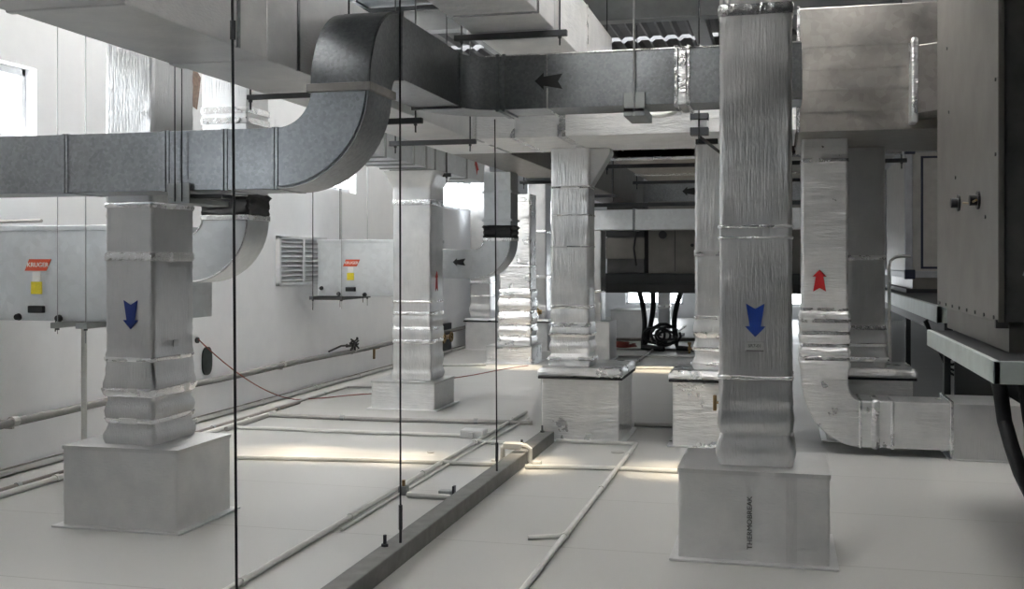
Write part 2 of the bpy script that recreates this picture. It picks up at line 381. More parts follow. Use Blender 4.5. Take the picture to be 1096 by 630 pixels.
# far wide box with two risers
foil_box('plinth_box', 'wide low foil plinth box far back carrying two risers', -5.45, -3.95, 18.4, 19.3, .56, lid=.05)
foil_riser('duct_riser', 'pale foil duct riser on the wide far plinth box, beside the far window', -5.42, -5.05, 18.6, 19.0, .562, 3.3, bands=[(1.2, .05), (.95, .03)], bulge=[(.7, .1, .02)])
t = foil_riser('duct_riser', 'pale foil duct riser on the wide far plinth box, right of its twin', -4.36, -4.02, 18.6, 19.0, .562, 3.3, bands=[(1.3, .05), (2.1, .04)], bulge=[(.7, .1, .02)])
# ------------------------------------------------------------------ middle row
foil_box('plinth_box', 'horizontally creased foil plinth box with lid at the end of the dark kerb', -2.05, -1.36, 9.3, 10.15, .65, mat='foil_h', lid=.085)
t = foil_riser('duct_riser', 'tall foil duct riser at the dark kerb end, slanted shoe at its top', -2.0, -1.65, 9.45, 9.75, .65, 2.597,
               bands=[(1.18, .03), (1.02, .04), (.93, .03), (.72, .03), (2.25, .02), (1.72, .012), (2.0, .012)], bulge=[(.7, .06, .03), (.82, .05, .02), (.95, .06, .014), (1.1, .04, .008)], mat='foil_bright')
MB().prism([(-.02, 2.597), (.17, 2.597), (.17, 2.55), (.0, 2.27), (-.02, 2.27)], (-1.64, 9.5, 0), (1, 0, 0), (0, 0, 1), (0, .2, 0)).build('slanted_shoe', 'foil_plain', t, bevel=.01)
foil_box('plinth_box', 'brightly creased foil plinth box with lid half hidden behind the nearest riser', -.90, -.2, 9.3, 10.0, .65, mat='foil_crinkle', lid=.085)
t = foil_riser('duct_riser', 'foil duct riser half hidden behind the nearest blue-arrow riser', -.72, -.3, 9.45, 9.75, .65, 2.597, bands=[(1.10, .03), (.95, .05), (.83, .03), (.7, .03), (1.66, .05)],
               bulge=[(.7, .06, .03), (.84, .05, .02), (1.0, .06, .016)], mat='foil_bright')
# small T handle valve sticking out left of the nearest riser
v = thing('gate_valve', 'brass T-handle valve poking out left of the nearest riser', 'valve', (-.55, 9.2, .4))
MB().tube([(-.50, 9.29, .405), (-.50, 9.16, .405)], .012).build('stem', 'brass', v)
MB().box(-.545, -.515, 9.12, 9.16, .34, .47).build('lever', 'brass', v, bevel=.006)
MB().tube([(-.53, 9.15, .405), (-.44, 9.15, .405)], .01).build('spindle', 'brass', v)
# nearest right riser
t = foil_box('plinth_box', 'near grey foil plinth box with vertical lettering under the right blue-arrow riser', -.53, .25, 5.80, 6.45, .486)
text('lettering', 'THERMOBREAK', .037, (-.155, 5.797, .215), (0, 0, 1), (-1, 0, 0), 'faded_ink', t, .001, 1.08, 0)
MB().box(.03, .085, 5.794, 5.799, .02, .47).build('seam_tape', 'foil', t)
t = foil_riser('duct_riser', 'nearest tall square foil duct riser with a blue down arrow and number sticker', -.32, .062, 5.93, 6.38, .49, 4.25,
               bands=[(.965, .02), (1.78, .015), (2.95, .06), (1.72, .01)], bulge=[(.57, .07, .022), (.655, .03, -.004), (.73, .06, .012), (.84, .05, .006), (1.0, .4, .003)])
arrow(t, 'blue', (-.13, 5.925, 1.275), (0, 0, -1), (1, 0, 0), .18, (0, -.003, 0))
MB().box(-.178, -.086, 5.920, 5.924, 1.115, 1.16).build('number_sticker', 'label', t)
text('sticker_print', 'SR7-01', .024, (-.132, 5.919, 1.138), (1, 0, 0), (0, 0, 1), 'ink', t, .0008)
MB().box(-.178, -.086, 5.919, 5.9235, 1.110, 1.115).build('sticker_edge', 'ink', t)
# ------------------------------------------------------------------ right group
foil_box('plinth_box', 'foil plinth box with lid behind the floor-level foil elbow', .40, 1.12, 9.88, 10.55, .65, mat='foil_h', lid=.085)
foil_riser('duct_riser', 'shaded foil duct riser right behind the red-arrow riser', .53, .90, 10.0, 10.45, .65, 2.597, bands=[(1.0, .04), (.85, .03), (.72, .04), (1.62, .04)], bulge=[(.72, .08, .03), (.92, .08, .02)])
# riser that bends into a floor-level duct
t = thing('elbow_duct', 'foil duct with a red up arrow that bends to run along the floor', 'air duct', (.36, 9.4, .06))
x0, x1, y0, y1 = .172, .54, 9.2, 9.62
def ribs(z):
    e = 0
    for bz in (.74, .84, .95, 1.05, 1.13): e += .022 * max(0, 1 - abs(z - bz) / .055) ** .7
    return e
rg = []
for k in range(80):
    z = .62 + (2.597 - .62) * k / 79; e = ribs(z)
    rg.append([(a + random.uniform(-.002, .002), b + random.uniform(-.002, .002), z) for a, b in rrect(x0 - e, x1 + e, y0 - e, y1 + e, .02)])
MB().loft(rg).build('foil_wrap', 'foil_h', t, smooth=True)
for bz in (.79, .90, 1.0, 1.1, 1.19, 2.42):
    e = ribs(bz) + .006
    MB().loft([[(a, b, bz + q + random.uniform(-.003, .003)) for a, b in rrect(x0 - e, x1 + e, y0 - e, y1 + e, .02)] for q in (-.014, 0, .014)]).build('tape_band', 'tape', t, smooth=True)
# elbow: heel on the lower left, throat on the upper right
cx, cz = x1 + .09, .62; heel = []; thr = []
N = 14
for k in range(N + 1):
    a = PI + PI / 2 * k / N
    heel.append((cx + (cx - x0) * math.cos(a), cz + (.62 - .07) * math.sin(a))); thr.append((cx + .09 * math.cos(a), cz + .17 * math.sin(a)))
MB().loft([[(h[0], y0 + .01, h[1]), (q[0], y0 + .01, q[1]), (q[0], y1, q[1]), (h[0], y1, h[1])] for h, q in zip(heel, thr)]).build('elbow', 'foil_crinkle', t, smooth=True, bevel=.012)
MB().box(cx, 1.33, y0 + .012, y1, .07, .45).build('floor_run', 'foil_h', t, bevel=.012)
MB().box(cx + .09, cx + .16, y0 - .012, y1 + .01, .055, .462).build('tape_band', 'foil_crinkle', t, bevel=.03, seg=3)
MB().box(cx - .01, cx + .02, y0 - .004, y1 + .006, .06, .458).build('tape_band', 'tape', t, bevel=.012)
MB().box(cx + .24, cx + .27, y0 + .002, y1 + .006, .063, .456).build('tape_band', 'foil_crinkle', t, bevel=.01)
arrow(t, 'red', (.315, 9.196, 1.43), (0, 0, 1), (1, 0, 0), .18, (0, -.003, 0), 1.05)
t = foil_box('plinth_box', 'shaded foil box on the floor at the end of the floor-level duct', 1.335, 1.86, 9.18, 9.8, .45, mat='foil', flange=.03)
MB().box(1.318, 1.345, 9.165, 9.80, .04, .47).build('corner_tape', 'tape', t, bevel=.006)
# ------------------------------------------------------------------ overhead ducts
# trunk along the hall (left of the S duct)
t = thing('trunk_duct', 'big rectangular trunk duct running down the hall above the fan units', 'air duct', (-2.73, 1, 2.6))
ND0, ND1, NZ0, NZ1 = -3.02, -2.48, 2.6, 3.14
def duct_box(parent, x0, x1, y0, y1, z0, z1, mat, nm='duct_section'): return MB().box(x0, x1, y0, y1, z0, z1).build(nm, mat, parent, bevel=.006)
ysec = [1.0, 2.6, 3.72, 4.95, 7.2, 8.55]
for k in range(len(ysec) - 1): duct_box(t, ND0, ND1, ysec[k], ysec[k + 1], NZ0, NZ1, 'foil_plain' if k > 5 else 'galv_foil' if 'galv_foil' in M else 'foil_plain')
for yj in ysec[1:-1]:
    e = .007; hw = .06 if yj == 4.95 else .02; MB().box(ND0 - e, ND1 + e, yj - hw, yj + hw, NZ0 - e, NZ1 + e).build('joint_flange', 'foil_plain', t, bevel=.008)
for yj in (4.6, 5.25): MB().box(ND1 - .01, ND1 + .008, yj - .012, yj + .012, NZ0, NZ1).build('standing_seam', 'galv', t)
ysec = [9.76, 12.9, 16.2, 20.1]
for k in range(3): duct_box(t, ND0, ND1, ysec[k], ysec[k + 1] , NZ0, NZ1, 'galv_dull')
for yj in ysec[1:3]: MB().box(ND0 - .02, ND1 + .02, yj - .03, yj + .03, NZ0 - .02, NZ1 + .02).build('joint_flange', 'galv', t, bevel=.006)
# far turn of the trunk with an arrow
duct_box(t, ND0, 1.2, 20.1, 20.55, 2.66, 3.06, 'galv', 'cross_section')
arrow(t, 'black_paint', (-1.62, 20.094, 2.87), (-1, 0, 0), (0, 0, 1), .28, (0, -.004, 0))
# cross main duct
t = thing('main_duct', 'white foil-wrapped main duct crossing the hall above the lidded plinth boxes', 'air duct', (-1.4, 9.1, 2.6))
duct_box(t, ND0, .12, 8.55, 9.75, 2.6, 3.1, 'foil_white')
for xj, wj in ((-2.13, .045), (-1.72, .07), (-.02, .09), (-2.45, .03)):
    MB().box(xj - wj / 2, xj + wj / 2, 8.538, 9.76, 2.596, 3.105).build('tape_band', 'tape', t, bevel=.004)
# foil duct above (upper right of the S duct)
t = thing('branch_duct', 'large foil-clad branch duct high above the bare S-bend duct', 'air duct', (-1.76, 4, 3.15))
KX0, KX1 = -2.05, -1.47
duct_box(t, KX0, KX1, 3.6, 7.05, 3.15, 3.6, 'foil_white'); duct_box(t, KX0, KX1, 7.09, 9.6, 3.15, 3.6, 'foil_white')
MB().box(KX0 - .03, KX1 + .03, 7.05, 7.09, 3.125, 3.625).build('joint_flange', 'foil', t, bevel=.006)
for yj in (5.9, 6.55): MB().box(KX0 - .004, KX1 + .004, yj - .03, yj + .03, 3.146, 3.604).build('tape_band', 'tape', t, bevel=.002)
MB().box(KX1 - .002, KX1 + .006, 8.3, 8.34, 3.15, 3.6).build('tape_band', 'tape', t)
MB().box(KX1, KX1 + .003, 7.42, 7.5, 3.48, 3.56).build('blue_mark', 'blue', t)
trapeze('long dark hanger strut under the high foil branch duct', (KX0 - .05, 7.0), (KX1 + .05, 7.0), 3.125, 4.26)
# short bare duct high behind the top of the S bend
t = thing('cross_branch_duct', 'short bare galvanised duct just under the roof behind the S bend top', 'air duct', (-3.7, 9.2, 3.92))
duct_box(t, -4.7, -3.7, 9.0, 9.5, 3.92, 4.2, 'galv'); duct_box(t, -3.7, -2.85, 9.0, 9.5, 3.92, 4.2, 'galv')
MB().box(-3.72, -3.68, 8.985, 9.515, 3.905, 4.215).build('joint_flange', 'galv', t)
trapeze('hanger strut under the short bare duct near the roof', (-4.75, 9.25), (-2.8, 9.25), 3.903, over=.02)
# S duct
t = thing('s_bend_duct', 'bare galvanised duct that swings up through an S bend and turns right', 'air duct', (-2.6, 5.4, 1.975))
Y0, Y1 = 5.22, 5.565; BZ0, BZ1 = 1.975, 2.30; VX0, VX1 = -2.39, -2.07
XE = VX0 - .20
def galv_sec(x0, x1, nm='duct_section'): return MB().box(x0, x1, Y0, Y1, BZ0, BZ1).build(nm, 'galv', t, bevel=.003)
sx = [-6.0 + .42, -4.42, -3.875, -3.243, -2.894]
for k in range(len(sx) - 1):
    galv_sec(sx[k], sx[k + 1])
galv_sec(sx[-1], XE)
for xj in (-3.875, -3.243, -2.894, XE - .008):
    for o in (-.011, .011):
        MB().box(xj + o - .009, xj + o + .009, Y0 - .004, Y1 + .004, BZ0 - .004, BZ1 + .004).build('joint_flange', 'galv', t, bevel=.003)
N = 18; CZ = BZ1 + .2
rg = []
for k in range(N + 1):
    a = -PI / 2 + PI / 2 * k / N; c, s = math.cos(a), math.sin(a)
    h = (XE + (.2 + VX1 - VX0) * c, CZ + (CZ - BZ0) * s); q = (XE + .2 * c, CZ + .2 * s)
    rg.append([(h[0], Y0, h[1]), (q[0], Y0, q[1]), (q[0], Y1, q[1]), (h[0], Y1, h[1])])
MB().loft(rg).build('elbow', 'galv', t, smooth=True)
# raised lock seam along the front cheek edge
for face_y in (Y0 - .004,):
    MB().tube([(XE + (.2 + VX1 - VX0 - .012) * math.cos(-PI / 2 + PI / 2 * k / N), face_y, CZ + (CZ - BZ0 - .012) * math.sin(-PI / 2 + PI / 2 * k / N)) for k in range(N + 1)], .005, 6).build('lock_seam', 'galv', t, smooth=True)
MB().box(VX0 - .02, VX1 + .02, Y0 - .02, Y1 + .02, CZ - .022, CZ + .022).build('joint_flange', 'galv_dull', t, bevel=.004)
TY = Y1 + .13; TR = .12; RZ0 = CZ + TR; RZ1 = 2.98; rg = []
for k in range(N + 1):
    a = PI - PI / 2 * k / N; c, s = math.cos(a), math.sin(a)
    h = (TY + (TY - Y0) * c, CZ + (RZ1 - CZ) * s); q = (TY + (TY - Y1) * c, CZ + TR * s)
    rg.append([(VX0, h[0], h[1]), (VX1, h[0], h[1]), (VX1, q[0], q[1]), (VX0, q[0], q[1])])
MB().loft(rg).build('elbow', 'galv', t, smooth=True)
for xs_ in (VX0 - .003, VX1 + .003):
    MB().tube([(xs_, TY + (TY - Y0 - .01) * math.cos(PI - PI / 2 * k / N), CZ + (RZ1 - CZ - .01) * math.sin(PI - PI / 2 * k / N)) for k in range(N + 1)], .005, 6).build('lock_seam', 'galv', t, smooth=True)
CY0, CY1 = 7.07, 7.42; RT = .2
yq = CY0 - RT
MB().box(VX0, VX1, TY, yq, RZ0, RZ1).build('duct_section', 'galv', t, bevel=.003)
for yj in (TY + .01, yq - .02): MB().box(VX0 - .016, VX1 + .016, yj - .012, yj + .012, RZ0 - .016, RZ1 + .016).build('joint_flange', 'galv', t, bevel=.003)
rg = []; XQ = VX1 + RT
for k in range(N + 1):
    a = PI - PI / 2 * k / N; c, s = math.cos(a), math.sin(a)
    h = (XQ + (XQ - VX0) * c, yq + (CY1 - yq) * s); q = (XQ + RT * c, yq + RT * s)
    rg.append([(h[0], h[1], RZ0), (h[0], h[1], RZ1), (q[0], q[1], RZ1), (q[0], q[1], RZ0)])
MB().loft(rg).build('elbow', 'galv', t, smooth=True)
xs = [XQ, -1.52, -.62, .135]
for k in range(3): MB().box(xs[k], xs[k + 1], CY0, CY1, RZ0, RZ1).build('duct_section', 'galv', t, bevel=.003)
for xj in (XQ + .005, XQ + .05): MB().box(xj - .011, xj + .011, CY0 - .016, CY1 + .016, RZ0 - .016, RZ1 + .016).build('joint_flange', 'galv', t, bevel=.003)
MB().box(-1.525, -1.515, CY0 - .006, CY1 + .006, RZ0 - .006, RZ1 + .006).build('standing_seam', 'tape', t)
for xj in (-.66, -.58): MB().box(xj - .012, xj + .012, CY0 - .02, CY1 + .02, RZ0 - .02, RZ1 + .02).build('joint_flange', 'tape', t, bevel=.005)
MB().box(-.645, -.595, CY0 - .012, CY1 + .012, RZ0 - .012, RZ1 + .012).build('seal_strip', 'foil_crinkle', t, bevel=.004)
MB().box(-1.95, .13, CY0 - .012, CY0 + .03, RZ1, RZ1 + .008).build('top_lip', 'tape', t)
arrow(t, 'black_paint', (-1.51, CY0 - .004, 2.80), (-1, 0, .04), (0, 0, 1), .19, (0, -.003, 0), 1.0)
# bracket on cross run and its rods
def bracket(label, x, y0, y1, z0, z1, ztop, w=.13, mat='strut_light'):
    b = thing('duct_bracket', label, 'hanger', (x, y0, z0 - .03), 'duct brackets')
    MB().box(x - w / 2, x + w / 2, y0 - .012, y0 - .003, z0 - .02, z0 + .06).build('cleat', mat, b, bevel=.003)
    MB().box(x - w / 2, x + w / 2, y0 - .012, y1 + .03, z0 - .05, z0 - .02).build('channel', mat, b, bevel=.003)
    rod(x - .02, y0 - .016, z0 - .04, ztop, .0035).build('rod', 'rod', b)
    rod(x + .022, y0 - .016, z0 - .04, ztop, .0035).build('rod', 'rod', b)
    return b
b = thing('duct_bracket', 'dark square cleat and rod under the cross run with the black arrow', 'hanger', (-.93, CY0, 2.56))
MB().box(-1.0, -.86, CY0 - .03, CY0 - .006, RZ0 - .05, RZ0 + .08).build('cleat', 'strut_light', b, bevel=.003)
MB().box(-1.0, -.86, CY0 - .03, CY1 + .03, RZ0 - .075, RZ0 - .018).build('channel', 'strut_light', b, bevel=.003)
rod(-.93, CY0 - .04, RZ0 - .08, 4.54, .007).build('rod', 'light_rod', b)
bracket('grey bracket and twin rods hanging the low left end of the S-bend duct', -3.15, Y0 - .018, Y1 + .02, BZ0 - .02, BZ1, 4.56)
MB_ = thing('trapeze_hanger', 'dark strut under the low duct above the black flexible collar', 'hanger', (-3.0, 5.4, 1.9), 'trapeze hangers')
MB().box(-3.13, -2.92, Y0 + .02, Y1 - .2, BZ0 - .042, BZ0 - .019).build('channel', 'strut', MB_, bevel=.004)
# trapezes under trunk
trapeze('hanger strut under the trunk duct close behind the S bend, over the low duct', (ND0 - .05, 5.85), (ND1 + .04, 5.85), 2.585, w=.03, h=.03, over=.02)
trapeze('hanger strut under the trunk duct left of the S bend', (ND0 - .05, 7.0), (ND1 + .05, 7.0), 2.575)
trapeze('hanger strut under the trunk duct beside the kerb wires', (ND0 - .05, 8.34), (ND1 + .05, 8.34), 2.575)
trapeze('thick hanger strut under the trunk duct beyond the main duct', (ND0 - .05, 12.9), (ND1 + .05, 12.9), 2.575, w=.05)
trapeze('hanger strut under the far part of the trunk duct', (ND0 - .05, 16.0), (ND1 + .05, 16.0), 2.575)
b = thing('duct_bracket', 'block-shaped hanger bracket below the white foil main duct', 'hanger', (-.6, 8.5, 2.6))
MB().box(-.68, -.54, 8.44, 8.534, 2.69, 2.74).build('cleat', 'strut', b, bevel=.003); MB().box(-.68, -.54, 8.44, 8.534, 2.57, 2.63).build('cleat', 'strut', b, bevel=.003)
MB().box(-.67, -.55, 8.46, 8.534, 2.62, 2.70).build('spacer', 'tape', b)
rod(-.61, 8.42, 2.5, 4.55, .007).build('rod', 'rod', b)
MB().box(-.68, -.5, 9.0, 9.06, 2.56, 2.6).build('channel', 'strut', b)
MB().tube([(-.60, 8.42, 2.55), (-.45, 9.02, 2.46), (-.4, 9.3, 2.42)], .012).build('stay', 'rod', b)
# hose loop
pts = []
for k in range(33):
    a = PI + PI * k / 32; pts.append((-.93 + .29 * math.cos(a), 8.44, 3.0 + (.27 if 1 else 0) * math.sin(a)))
pts = [(-1.22, 8.44, 3.25)] + pts + [(-.64, 8.44, 3.25)]
o = MB().tube(pts, .022, 10).build('hose_loop', 'white_pipe', None, smooth=True)
tag(o, 'pale hose hanging in a loop in front of the white foil main duct', 'hose')
# ribbed side duct near the left wall
t = thing('side_duct', 'ribbed galvanised duct with a red mark above the second fan unit', 'air duct', (-3.85, 11, 2.55))
for a, b in ((8.9, 10.9), (10.9, 11.8), (11.8, 13.0)): duct_box(t, -4.1, -3.6, a, b, 2.57, 3.0, 'galv_bright')
for yj in (9.5, 9.9, 10.3, 10.7, 11.0, 11.4, 12.2): MB().box(-4.112, -3.588, yj - .02, yj + .02, 2.556, 3.014).build('rib', 'strut_light', t, bevel=.006)
arrow(t, 'red', (-3.597, 12.62, 2.75), (0, -.6, .8), (0, .8, .6), .2, (.003, 0, 0))
trapeze('hanger strut under the ribbed side duct', (-4.15, 11.2), (-3.53, 11.2), 2.545)
# plenum with inlet
t = thing('plenum_box', 'large stained bare metal plenum box behind the nearest riser', 'plenum', (1.0, 9.2, 2.6))
duct_box(t, .14, 1.98, 8.72, 10.5, 2.6, 3.57, 'galv_dull', 'casing')
MB().box(.128, .15, 8.708, 8.73, 2.6, 3.585).build('corner_strip', 'tape', t)
for z in (2.75, 2.92, 3.08, 3.26): MB().box(.15, 1.96, 8.717, 8.722, z, z + .006).build('board_seam', 'galv_dull', t)
inl = MB(); xa, xb = .985, 1.72
inl.loft([[(xa, 8.72, 2.66), (xa, 8.72, 3.24), (xa, 8.56, 3.21), (xa, 8.56, 2.7)], [(xb, 8.72, 2.74), (xb, 8.72, 3.27), (xb, 8.45, 3.27), (xb, 8.45, 2.78)]])
inl.build('inlet_duct', 'galv_dull', t, bevel=.006)
MB().box(xa - .03, xa + .02, 8.54, 8.722, 2.63, 3.27).build('inlet_tape', 'foil_crinkle', t, bevel=.015)
# wide shadowed duct beyond the main duct
t = thing('wide_duct', 'wide flat duct with bright cross joints beyond the main duct', 'air duct', (-.2, 12.3, 2.6))
duct_box(t, -1.66, 1.1, 10.75, 14.2, 2.62, 2.95, 'galv_dull')
for yj in (10.78, 11.6, 12.8, 14.1): MB().box(-1.68, 1.12, yj - .03, yj + .03, 2.6, 2.97).build('joint_flange', 'tape', t, bevel=.004)
for yj in (11.1, 13.5): trapeze('hanger strut under the wide flat duct, %s' % ('at its near end' if yj < 12 else 'at its far end'), (-1.75, yj), (1.15, yj), 2.59)
t = thing('cross_duct', 'pale low duct crossing above the far dark air handling unit', 'air duct', (-1, 17, 2.1))
for a, b in ((-3.0, -2.25), (-2.25, -.6), (-.6, 1.3)): duct_box(t, a, b, 17, 17.5, 2.08, 2.4, 'galv_bright')
for xj in (-2.25, -.6): MB().box(xj - .02, xj + .02, 16.985, 17.515, 2.065, 2.415).build('joint_flange', 'galv', t)
for yj in (16.9,):
    trapeze('dark angle lying on top of the pale low cross duct', (-3.1, yj), (1.4, yj), 2.5, h=.06, mat='dark_steel')
# ------------------------------------------------------------------ fan units on the left wall side
def fan_unit(dx, y, label, x0=-5.25, x1=-3.98):
    x0 += dx; x1 += dx
    t = thing('fan_unit', label, 'fan unit', ((x0 + x1) / 2, y + .4, 1.18), 'wall-side fan units')
    y1 = y + .85; z0, z1 = 1.18, 1.83
    m = MB().box(x0, x1, y + .012, y1, z0, z1)
    m.build('casing', 'galv_bright', t, bevel=.004)
    c = ((x0 + x1) / 2, (z0 + z1) / 2); e = .02
    # cross-broken front panel
    vs = [(x0 + e, y + .004, z0 + e), (x1 - e - .07, y + .004, z0 + e), (x1 - e - .07, y + .004, z1 - e), (x0 + e, y + .004, z1 - e), (c[0], y - .010, c[1])]
    back = [(a, y + .02, b) for a, _, b in vs[:4]]
    MB().add(vs + back, [(0, 1, 4), (1, 2, 4), (2, 3, 4), (3, 0, 4), (0, 5, 6, 1), (1, 6, 7, 2), (2, 7, 8, 3), (3, 8, 5, 0), (5, 8, 7, 6)]).build('front_panel', 'galv_bright', t)
    MB().box(x0 - .01, x1 + .01, y - .004, y1 + .01, z1 - .03, z1 + .006).build('top_flange', 'galv_bright', t, bevel=.003)
    MB().box(x1 - .062, x1 - .056, y + .006, y + .02, z0, z1 - .03).build('panel_seam', 'strut_light', t)
    lx, lz = -4.83 + dx, 1.565
    k = MB().prism([(-.095, -.04), (.075, -.04), (.115, .04), (-.06, .04)], (lx, y - .012, lz), (1, 0, 0), (0, 0, 1), (0, .006, 0)).build('nameplate', 'logo_red', t)
    text('nameplate_lettering', 'KRUGER', .043, (lx + .01, y - .013, lz), (1, 0, 0), (0, 0, 1), 'white_ink', k, .0015, 1.05)
    MB().box(lx - .035, lx + .03, y - .011, y - .004, lz - .115, lz - .045).build('white_sticker', 'white_ink', t)
    MB().box(lx - .045, lx + .04, y - .012, y - .004, lz - .20, lz - .115).build('yellow_sticker', 'yellow', t)
    MB().box(lx - .06, lx + .06, y - .03, y + .004, 1.235, 1.285).build('handle', 'black_rubber', t, bevel=.006)
    for xx, zz in ((lx - .155, 1.205), (lx + .17, 1.20), (x1 - .09, 1.255), (x0 + .05, 1.27)):
        MB().disc((xx, y + .006, zz), (0, -1, 0), .026, .03, 12, .02).build('knob', 'black_rubber', t, smooth=True)
    MB().tube([(lx + .16, y - .02, 1.2), (lx + .155, y - .02, 1.11)], .004).build('lanyard', 'rod', t)
    return t
fan_unit(-.14, 6.4, 'big near grey fan unit by the left wall, red nameplate, cut by the photo edge')
fan_unit(0, 11.64, 'smaller-looking grey fan unit beyond the louvre, red nameplate, second from the front')
trapeze('hanger channel under the right end of the near fan unit', (-4.57, 6.37), (-4.57, 7.3), 1.175, w=.09, mat='strut_light', group='fan unit hangers', rr=.004, below=.1, rmat='strut_light')
trapeze('hanger channel under the middle of the near fan unit', (-4.79, 6.37), (-4.79, 7.3), 1.175, w=.04, mat='strut_light', group='fan unit hangers', rr=.003, rmat='grey_rod', below=.04)
trapeze('hanger channel with rods at the left edge of the second fan unit', (-5.29, 11.6), (-5.29, 12.4), 1.175, w=.05, mat='strut', group='fan unit hangers', rr=.006, below=.12)
trapeze('hanger channel with rods under the middle of the second fan unit', (-4.93, 11.6), (-4.93, 12.4), 1.175, w=.05, mat='strut', group='fan unit hangers', rr=.004, below=.1, rmat='strut_light')
b = MB().box(-5.3, -4.9, 11.58, 11.62, 1.135, 1.165).build('support_angle', 'strut', None); tag(b, 'thin support angle along the bottom of the second fan unit', 'bracket')
# grey elbow + riser of each unit
def outlet(x0, x1, y0, y1, zt, zb, ztop, xs, label, mat, foil_top, arrowed):
    t = thing('outlet_duct', label, 'air duct', ((x0 + x1) / 2, (y0 + y1) / 2, zb), 'fan unit outlets')
    Rt = .10; CX, CZ2 = x0 - Rt, zt + Rt; N = 14; rg = []
    for k in range(N + 1):
        a = -PI / 2 + PI / 2 * k / N; c, s = math.cos(a), math.sin(a)
        h = (CX + (x1 - CX) * c, CZ2 + (CZ2 - zb) * s); q = (CX + Rt * c, CZ2 + Rt * s)
        rg.append([(h[0], y0, h[1]), (q[0], y0, q[1]), (q[0], y1, q[1]), (h[0], y1, h[1])])
    MB().loft(rg).build('elbow', mat, t, smooth=True)
    MB().tube([(CX + Rt * math.cos(-PI / 2 + PI / 2 * k / N), y0 - .002, CZ2 + Rt * math.sin(-PI / 2 + PI / 2 * k / N)) for k in range(N + 1)], .006, 6).build('lock_seam', 'tape', t)
    MB().tube([(CX + (x1 - CX - .008) * math.cos(-PI / 2 + PI / 2 * k / N), y0 - .002, CZ2 + (CZ2 - zb - .008) * math.sin(-PI / 2 + PI / 2 * k / N)) for k in range(N + 1)], .005, 6).build('lock_seam', 'tape', t)
    MB().box(xs, CX, y0, y1, zb, zt).build('unit_spigot', mat if not arrowed else 'galv_bright', t, bevel=.004)
    MB().box(x0 - .008, x1 + .008, y0 - .008, y1 + .008, CZ2 - .004, CZ2 + .03).build('collar', 'tape', t, bevel=.003)
    if arrowed: arrow(t, 'black_paint', (CX - .19, y0 - .003, (zb + zt) / 2 + .02), (-1, 0, 0), (0, 0, 1), .15, (0, -.003, 0))
    # crumpled flexible collar
    zf0, zf1 = CZ2 + .03, CZ2 + .17; rg = []
    for k in range(9):
        z = zf0 + (zf1 - zf0) * k / 8; e = .006 + .004 * math.sin(k * 2.1) + (.012 if k == 7 else 0)
        rg.append([(a + random.uniform(-.007, .007), b + random.uniform(-.007, .007), z + random.uniform(-.005, .005)) for a, b in rrect(x0 - e, x1 + e, y0 - e, y1 + e, .012, 2, 6)])
    MB().loft(rg).build('flexible_collar', 'black_cloth', t, smooth=True)
    if foil_top:
        rg = [[(a, b, z) for a, b in rrect(x0, x1, y0, y1, .015)] for z in (zf1, (zf1 + ztop) / 2, ztop)]
        MB().loft(rg).build('riser', 'foil', t, smooth=True)
        for z in (2.53, 2.40, 2.60): MB().loft([[(a, b, z + q) for a, b in rrect(x0 - .008, x1 + .008, y0 - .008, y1 + .008, .015)] for q in (-.02, .0, .02)]).build('tape_band', 'tape', t, smooth=True)
    else:
        MB().box(x0, x1, y0, y1, zf1, ztop).build('riser', mat, t, bevel=.003)
        for z in (zf1 + .06, 2.37): MB().box(x0 - .02, x1 + .02, y0 - .02, y1 + .02, z - .012, z + .012).build('joint_flange', mat, t, bevel=.003)
    return t
outlet(-3.77, -3.43, 6.5, 6.8, 1.77, 1.445, 3.3, -4.11, 'dull grey elbow rising under a crumpled black collar beside the near fan unit', 'galv_bright', True, False)
outlet(-3.26, -2.945, 11.74, 12.08, 1.72, 1.39, 2.595, -3.97, 'grey elbow with a black arrow and black collar at the second fan unit', 'galv_bright', False, True)
# white drain pipe of the near unit
pd = G(91, 470, .486); o = MB().tube([(-4.82, 6.7, 1.178), (-4.82, 6.7, .0)], .02, 10).build('drain_pipe', 'white_pipe', None, smooth=True); tag(o, 'thin white drain pipe dropping behind the left plinth box', 'pipe')
o = MB().tube([(-5.6, 6.3, 1.86), (-4.86, 6.3, 1.865)], .012, 8).build('service_pipe', 'grey_pipe', None, smooth=True); tag(o, 'thin grey pipe resting on top of the near fan unit', 'pipe')
